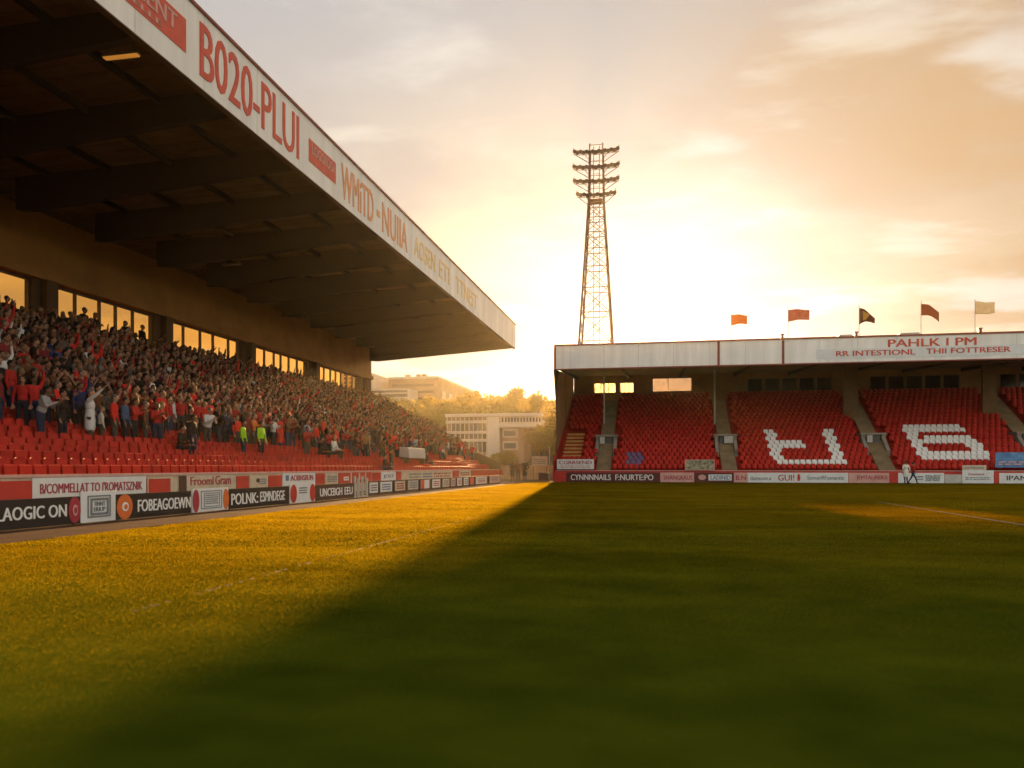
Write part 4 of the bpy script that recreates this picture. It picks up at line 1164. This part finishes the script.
CC = {'red': (.42, .025, .02), 'bright red': (.58, .03, .02), 'dark': (.022, .015, .012), 'white': (.55, .55, .55), 'navy': (.02, .03, .09), 'blue': (.03, .07, .24), 'grey': (.13, .11, .095), 'tan': (.20, .095, .04), 'maroon': (.16, .02, .02), 'orange': (.60, .17, .03), 'brown': (.12, .05, .022), 'pale blue': (.30, .38, .48)}
# individuals singled out in the photo: (px, row, pose, colour, label, turn, scale)
specials = [
    (40, 3, 'leaning forward clapping', 'palegrey', 'grey haired person in a pale grey shirt leaning toward a dark clad neighbour', .5, 1.0),
    (62, 3, 'standing with arms down', 'dark', 'fair haired person in black beside the person in the pale grey shirt', .2, .98),
    (90, 3, 'in a long coat, one arm raised', 'white', 'person in a long white coat pointing upward with a raised arm', .6, 1.06),
    (101, 3, 'standing with arms down', 'cream', 'small pale clad person held close beside the long white coat', .9, .78),
    (114, 3, 'standing with arms down', 'bright red', 'person in a plain bright red top right of the long white coat', .5, 1.02),
    (125, 3, 'standing with arms down', 'navyd', 'person in a denim blue shirt between two people in red', .4, 1.0),
    (134, 3, 'clapping', 'red', 'person in red right of the denim blue shirt', .3, 1.0),
    (171, 4, 'standing with arms down', 'white', 'person in a white T-shirt above two dark clad people near the front', .3, 1.05),
    (180, 2, 'sitting', 'dark', 'person in a black jacket and blue jeans sitting low in the front seats', .2, 1.0),
    (193, 2, 'standing with arms down', 'dark', 'person in black standing just right of the seated one in blue jeans', .2, .98),
    (207, 3, 'leaning forward clapping', 'white', 'person in white leaning over the seats left of the lime vests', -.3, 1.0),
    (243, 2, 'standing with arms down', 'lime', 'steward in a lime vest, left one of the pair', .3, .97),
    (261, 2, 'standing with arms down', 'lime', 'steward in a lime vest, right one of the pair, broader', .0, 1.0),
    (253, 3, 'clapping', 'orange', 'person in an orange jacket between the two lime vests', .2, 1.0),
    (56, 8, 'standing with arms down', 'blue', 'person in a royal blue jacket high in the left of the crowd', .2, 1.12),
    (88, 9, 'standing with arms down', 'white', 'person in white with a red neighbour under the second window group', .3, 1.1),
    (95, 9, 'with both arms raised', 'bright red', 'person in red beside the one in white under the second window group', .3, 1.1),
    (9, 9, 'standing with arms down', 'bright red', 'person in bright red at the far left below the first window', .2, 1.1),
    (193, 5, 'standing with arms down', 'bright red', 'tall person in a long bright red top above the seated black jacket', .3, 1.14),
    (211, 5, 'clapping', 'bright red', 'person in red clapping right of the tall long red top', .3, 1.08),
    (227, 6, 'standing with arms down', 'navy', 'person in a navy jacket amid the brown crowd', .2, 1.12),
    (151, 6, 'standing with arms down', 'white', 'person in a white shirt in mid crowd left of centre', .3, 1.1),
    (273, 3, 'clapping', 'white', 'person in white right of the lime vests', .2, 1.02),
    (280, 3, 'in a long coat, standing', 'bright red', 'person in a long bright red coat right of the lime vests', .1, 1.06),
    (304, 3, 'leaning forward clapping', 'pale blue', 'person in pale blue leaning forward beside a red neighbour', .1, 1.03),
    (316, 3, 'standing with arms down', 'bright red', 'person in red beside the pale blue shirt', .1, 1.0),
    (320, 2, 'sitting', 'dark', 'dark clad person bent low left of the blue jeans', .1, 1.0),
    (332, 2, 'sitting', 'white', 'person in white and red with blue jeans perched on the seat backs', .1, 1.15),
    (356, 3, 'sitting', 'dark', 'dark clad seated person, left one of a huddled pair', .1, 1.1),
    (367, 3, 'sitting', 'dark', 'dark clad seated person, right one of a huddled pair', .1, 1.1),
    (384, 0, 'sitting', 'dark', 'person in black sitting above the small white square sign', .2, 1.0),
    (391, 0, 'standing with arms down', 'dark', 'person in black standing above the small white square sign', .1, .92),
    (426, 1, 'sitting', 'dark', 'dark clad person sitting right of the silver cover', .1, 1.0),
]
CC['palegrey'] = (.3, .3, .3); CC['cream'] = (.5, .47, .4); CC['navyd'] = (.05, .09, .17); CC['lime'] = (.32, .62, .02)
taken = []
people = []
for px, k, pose, c, lab, turn, sc in specials:
    X = rowx(k) + .28
    y = on_x(px, X)
    person(lab, X, y, rowz(k) + .004, pose, CC[c], turn - .1, sc)
    taken.append((k, y))
# two standing dark pairs against the windows at the back
for px, lab, sc in ((84, 'tall figure silhouetted against the second window group', 1.16), (95, 'figure silhouetted just right of the tall one at the window', 1.1), (125, 'broad figure silhouetted at the right panes of the second window group', 1.1), (142, 'figure silhouetted at the last pane of the second window group', 1.12)):
    k = 15; X = rowx(k) - .15; y = on_x(px, X); person(lab, X, y, rowz(k) + .45, 'arms folded' if px % 2 else 'standing with arms down', CC['dark'], .1, sc); taken.append((k, y))
    g = MB(); g.box(X - .3, X + .3, y - .3, y + .3, rowz(k) + .003, rowz(k) + .45); g.box(X - .26, X + .26, y - .26, y + .26, rowz(k) + .45, rowz(k) + .449)
    o = g.build('standing_block', M['concrete'], base=(X, y, rowz(k))); tag(o, 'low block under the ' + lab, 'block')

colw = [('red', .27), ('bright red', .09), ('dark', .26), ('maroon', .16), ('white', .05), ('navy', .07), ('grey', .04), ('tan', .05), ('brown', .12), ('pale blue', .01)]
cn, cw = [c for c, _ in colw], np.array([w for _, w in colw]); cw /= cw.sum()
posew = [('standing with arms down', .46), ('with both arms raised', .03), ('pointing with one arm raised', .05), ('clapping', .22), ('hands held to the face', .07), ('arms folded', .10), ('one fist in the air', .03), ('leaning forward clapping', .04)]
pn, pw = [p for p, _ in posew], np.array([w for _, w in posew]); pw /= pw.sum()
spots = []
for k in range(2, NROW):
    y = 7.7
    while y < LY1 - .5:
        X = rowx(k) + .28 + rng.normal(0, .05)
        d = depth(X, y); px = CX + FPX * (X * CY_ + y * SY_) / d
        dens = .95
        if k == 2: dens = 0 if px < 290 else .4
        elif k == 3: dens = .30 if px < 130 else .7
        elif k == 4: dens = .6 if px < 40 else .9
        if px > -260 and d > 0 and rng.random() < dens and not any(kk == k and abs(yy - y) < .36 for kk, yy in taken):
            spots.append((d, k, X, y, px))
        y += .46 + rng.normal(0, .03)
for k in range(4, NROW):                     # a second, tighter file on each step
    y = 7.9
    while y < LY1 - .5:
        X = rowx(k) + .62 + rng.normal(0, .04)
        d = depth(X, y); px = CX + FPX * (X * CY_ + y * SY_) / d
        if px > -260 and d > 0 and rng.random() < (.9 if k > 5 else .45) and not any(kk == k and abs(yy - y) < .5 for kk, yy in taken): spots.append((d, k, X, y, px))
        y += .44 + rng.normal(0, .03)
spots.sort(key=lambda q: (q[4] < -8, q[0]))
n_ind = 300 - len(specials) - 4 - 4
POSE_WORDS = {'standing with arms down': 'arms down', 'with both arms raised': 'both arms raised', 'pointing with one arm raised': 'pointing upward', 'one fist in the air': 'one fist raised', 'leaning forward clapping': 'leaning and clapping', 'hands held to the face': 'hands at face'}
def where(k, px):
    a = 'below the first windows' if px < 60 else 'below the second windows' if px < 160 else 'below the third windows' if px < 245 else 'toward the far end'
    return f'{"front" if k < 6 else "middle" if k < 11 else "upper"} crowd rows {a}'
VV, FF, CCs = [], [], []; nv = 0
for i, (d, k, X, y, px) in enumerate(spots):
    pose = pn[rng.choice(len(pn), p=pw)]; c = cn[rng.choice(len(cn), p=cw)]
    turn = float(rng.normal(.05, .35)); sc = float(rng.normal(1.0, .055)) * (.97 if 'arms folded' == pose else 1)
    colv = np.array(CC[c]) * rng.uniform(.75, 1.2)
    if i < n_ind:
        lab = f'spectator in {c if c != "dark" else "black"}, {POSE_WORDS.get(pose, pose)}, {where(k, px)}'
        person(lab, X, y, rowz(k) + .004, pose, tuple(colv), turn, sc, group='spectators ' + lab[13:])
    else:
        V, T, tg = PG[pose][1]
        ct, st = math.cos(turn), math.sin(turn)
        Vr = np.stack([V[:, 0] * ct - V[:, 1] * st, V[:, 0] * st + V[:, 1] * ct, V[:, 2]], 1) * sc + np.array([X, y, rowz(k)])
        pal = np.array([SKIN[rng.integers(len(SKIN))], colv, TROU[rng.integers(len(TROU))], HAIR[rng.integers(len(HAIR))], (.02, .018, .016)])
        VV.append(Vr); FF.append(T + nv); CCs.append(pal[tg]); nv += len(V)
tag(link('crowd', np_mesh('crowd', np.concatenate(VV), np.concatenate(FF), [PM_STUFF], None, np.concatenate(CCs))), 'dense crowd of standing spectators filling the upper and far left stand', 'crowd', kind='stuff')

# people by the pitch
yg = 70.3
for px, pose, lab, sc, f in ((512.5, 'in a long coat, standing', 'slim dark clad person, leftmost of the three by the corner', .98, 2.2), (518, 'standing with arms down', 'person in a brown jacket, middle of the three by the corner', 1.05, -1.2), (525, 'in a long coat, standing', 'broad person in black, rightmost of the three by the corner', 1.1, -1.9)):
    y = yg + random.uniform(-.6, .6); person(lab, on_y(px, y), y, -.03 + .003, pose, CC['brown'] if px == 518 else (.006, .005, .004), f, sc * 1.08)
y = 65.5
person('person in a long white coat standing on the far side of the pitch', on_y(906, y), y, .006, 'in a long coat, standing', (.66, .64, .58), 1.9, 1.03)
person('person in red stepping forward just right of the white coat', on_y(913, y + .7), y + .7, .006, 'walking', CC['red'], .2, .98)
# silver covered box in the seats
X = rowx(1) + .2; y0, y1 = on_x(404, X), on_x(421, X)
r = empty('covered_desk', (X, (y0 + y1) / 2, rowz(1)), 'silver grey covered desk among the empty red seats near the far end', 'desk')
g = MB(); g.prism([(X - .35, y0, rowz(1) + .85), (X + .35, y0, rowz(1) + .75), (X + .30, y0, rowz(1) + 1.45), (X - .3, y0, rowz(1) + 1.5)], (0, y1 - y0, 0)); g.build('cover', M['canvas'], r, bevel=.05)
for yy in (y0 + .1, y1 - .1): 
    g = MB(); g.box(X - .3, X + .3, yy - .04, yy + .04, rowz(1), rowz(1) + .8); g.build('leg', M['steel'], r)

# ------------------------------------------------------------------ air
hb = MB(); hb.box(-270, 120, -12, 430, -1.2, 48)
hm = bpy.data.materials.new('air'); hm.use_nodes = True
nt = hm.node_tree; nt.nodes.remove(nt.nodes['Principled BSDF'])
pv = nt.nodes.new('ShaderNodeVolumePrincipled'); pv.inputs['Color'].default_value = (1, .86, .62, 1); pv.inputs['Density'].default_value = .00013; pv.inputs['Anisotropy'].default_value = .78
nt.links.new(pv.outputs[0], nt.nodes['Material Output'].inputs['Volume'])
tag(hb.build('haze', hm), kind='stuff')

# ------------------------------------------------------------------ sky, sun, camera
SUN_AZ = R(5.4)            # degrees to the left of the far stand's axis
SUN_EL = R(9.4)
EXPO = 1.8
KS = 10 / 2 ** EXPO
sd = Vector((-math.sin(SUN_AZ) * math.cos(SUN_EL), math.cos(SUN_AZ) * math.cos(SUN_EL), math.sin(SUN_EL)))
su = bpy.data.lights.new('sun', 'SUN'); su.energy = 5.0; su.angle = R(.9); su.color = (1, .60, .24)
so = bpy.data.objects.new('sun', su); COL.objects.link(so); so.rotation_euler = sd.to_track_quat('Z', 'Y').to_euler(); so.location = (-20, 160, 60)

w = bpy.data.worlds.new('World'); SC.world = w; w.use_nodes = True
nt = w.node_tree; N, L = nt.nodes, nt.links
bg = N['Background']; bg.inputs['Strength'].default_value = .1
sky = N.new('ShaderNodeTexSky'); sky.sky_type = 'NISHITA'; sky.sun_disc = False; sky.sun_elevation = SUN_EL; sky.sun_rotation = -SUN_AZ
sky.air_density = 1.2; sky.dust_density = 3.0
tc = N.new('ShaderNodeTexCoord'); DIR = tc.outputs['Generated']
def nd(t, **k):
    n = N.new(t)
    for a, b in k.items(): setattr(n, a, b)
    return n
def mth(op, a, b=0.0, c=None):
    q = nd('ShaderNodeMath', operation=op)
    for s, v in zip(q.inputs, (a, b) if c is None else (a, b, c)):
        if isinstance(v, (int, float)): s.default_value = v
        else: L.new(v, s)
    return q.outputs[0]
def mixc(bt, f, a, b):
    q = nd('ShaderNodeMix', data_type='RGBA', blend_type=bt)
    for s, v in ((q.inputs[0], f), (q.inputs[6], a), (q.inputs[7], b)):
        if isinstance(v, (int, float)): s.default_value = v
        elif isinstance(v, tuple): s.default_value = (*v, 1)
        else: L.new(v, s)
    return q.outputs[2]
sep = nd('ShaderNodeSeparateXYZ'); L.new(DIR, sep.inputs[0])
def dotdir(az, el):
    v = nd('ShaderNodeVectorMath', operation='DOT_PRODUCT'); L.new(DIR, v.inputs[0])
    v.inputs[1].default_value = (-math.sin(az) * math.cos(el), math.cos(az) * math.cos(el), math.sin(el)); return mth('MAXIMUM', v.outputs['Value'], 0.0)
# even warm dusk veil: paler and greyer upward
rp = nd('ShaderNodeValToRGB'); e = rp.color_ramp.elements
pts = [(.0, (.86, .68, .40)), (.08, (.86, .72, .46)), (.2, (.76, .64, .46)), (.33, (.60, .53, .46)), (.5, (.49, .49, .505)), (1.0, (.42, .43, .46))]
while len(e) < len(pts): e.new(.5)
for q, (p, c) in zip(e, pts): q.position = p; q.color = (*c, 1)
L.new(mth('MAXIMUM', sep.outputs['Z'], 0.0), rp.inputs['Fac'])
veil = mixc('MULTIPLY', 1.0, rp.outputs['Color'], (KS, KS, KS))
sk = lambda r_, g_, b_: (r_ * KS, g_ * KS, b_ * KS)
base = mixc('MIX', .03, veil, sky.outputs['Color'])
# cloud deck: plane projected noise, stretched
cmb = nd('ShaderNodeCombineXYZ'); zz = mth('ADD', mth('MAXIMUM', sep.outputs['Z'], 0.0), .12)
L.new(mth('DIVIDE', sep.outputs['X'], zz), cmb.inputs[0]); L.new(mth('DIVIDE', sep.outputs['Y'], zz), cmb.inputs[1])
OX, OY, PX, PY = 2.2, 9.4, 5.5, 12.0
def cloud(scale, lo, hi, det=7, rough=.55, off=(0, 0, 0), st=(1, 1, 1), rot=0.0):
    mp = nd('ShaderNodeMapping'); L.new(cmb.outputs[0], mp.inputs['Vector']); mp.inputs['Location'].default_value = off; mp.inputs['Scale'].default_value = st; mp.inputs['Rotation'].default_value = (0, 0, rot)
    z = nd('ShaderNodeTexNoise'); z.inputs['Scale'].default_value = scale; z.inputs['Detail'].default_value = det; z.inputs['Roughness'].default_value = rough; L.new(mp.outputs[0], z.inputs['Vector'])
    m = nd('ShaderNodeMapRange', interpolation_type='SMOOTHSTEP'); L.new(z.outputs['Fac'], m.inputs['Value']); m.inputs['From Min'].default_value = lo; m.inputs['From Max'].default_value = hi; return m.outputs[0]
c1 = cloud(.9, .42, .60, off=(OX, OY, 0))
c2 = cloud(1.5, .52, .70, off=(3.1, 2.2, 0), st=(1, .5, 1))
c4 = cloud(1.3, .53, .66, off=(PX, PY, 0), st=(.8, 1.2, 1), rot=-.4)
c3 = cloud(2.3, .57, .70, off=(.6, 5.0, 0), st=(.6, 1.3, 1), rot=.5)
right = mth('MULTIPLY', mth('POWER', dotdir(R(-27), R(20)), 9.0), 1.0)
base = mixc('MIX', mth('MULTIPLY', c1, .85), base, sk(.55, .505, .475))
base = mixc('MIX', mth('MULTIPLY', right, mth('ADD', mth('MULTIPLY', c1, .4), .55)), base, sk(.66, .40, .19))
base = mixc('MIX', mth('MULTIPLY', c3, .5), base, sk(.95, .88, .74))
base = mixc('MIX', mth('MULTIPLY', c4, .6), base, sk(.92, .88, .80))
# the glow round the sun: broad, then tight, then the disc itself
s1 = dotdir(R(-2.0), R(7.0)); s0 = dotdir(-R(.5), R(9.5))
base = mixc('ADD', mth('MULTIPLY', mth('POWER', s1, 9.0), .13), base, sk(1, .80, .45))
base = mixc('ADD', mth('MULTIPLY', mth('POWER', s1, 50.0), .5), base, sk(1, .96, .9))
base = mixc('ADD', mth('MULTIPLY', mth('POWER', s1, 45.0), .8), base, sk(.12, .20, .34))
base = mixc('ADD', mth('MULTIPLY', mth('POWER', s0, 1600.0), 2.5), base, sk(1, .8, .45))
base = mixc('ADD', mth('MULTIPLY', mth('POWER', s0, 24000.0), 12.0), base, sk(1, .9, .6))
# fill added to the sky behind the camera to light the far fascia
back = mth('MULTIPLY', mth('MAXIMUM', mth('MULTIPLY', sep.outputs['Y'], -1.0), 0.0), 1.0)
base = mixc('ADD', back, base, sk(.46, .47, .40))
side = nd('ShaderNodeMapRange', interpolation_type='SMOOTHSTEP'); L.new(sep.outputs['X'], side.inputs['Value']); side.inputs['From Min'].default_value = .5; side.inputs['From Max'].default_value = 1.0  # fill added to the sky at the right to light the left fascia
base = mixc('ADD', side.outputs[0], base, sk(.40, .36, .29))
L.new(base, bg.inputs['Color'])

cd = bpy.data.cameras.new('camera'); co = bpy.data.objects.new('camera', cd); COL.objects.link(co)
co.location = (0, 0, CAMH); co.rotation_euler = (R(90), 0, YAW)
cd.sensor_width = 36; cd.lens = FPX / 1024 * 36; cd.shift_y = (HY - 384) / 1024
cd.clip_start = .05; cd.clip_end = 4000
cd.dof.use_dof = True; cd.dof.focus_distance = 62; cd.dof.aperture_fstop = 1.1
SC.camera = co

SC.view_settings.view_transform = 'Standard'; SC.view_settings.look = 'None'; SC.view_settings.gamma = 1; SC.view_settings.exposure = EXPO
SC.render.engine = 'CYCLES'
cy = SC.cycles
cy.use_denoising = True; cy.denoiser = 'OPENIMAGEDENOISE'; cy.denoising_input_passes = 'RGB_ALBEDO_NORMAL'
cy.max_bounces = 7; cy.diffuse_bounces = 3; cy.glossy_bounces = 2; cy.transmission_bounces = 3; cy.transparent_max_bounces = 10; cy.volume_bounces = 0
cy.sample_clamp_indirect = 8; cy.volume_step_rate = 1
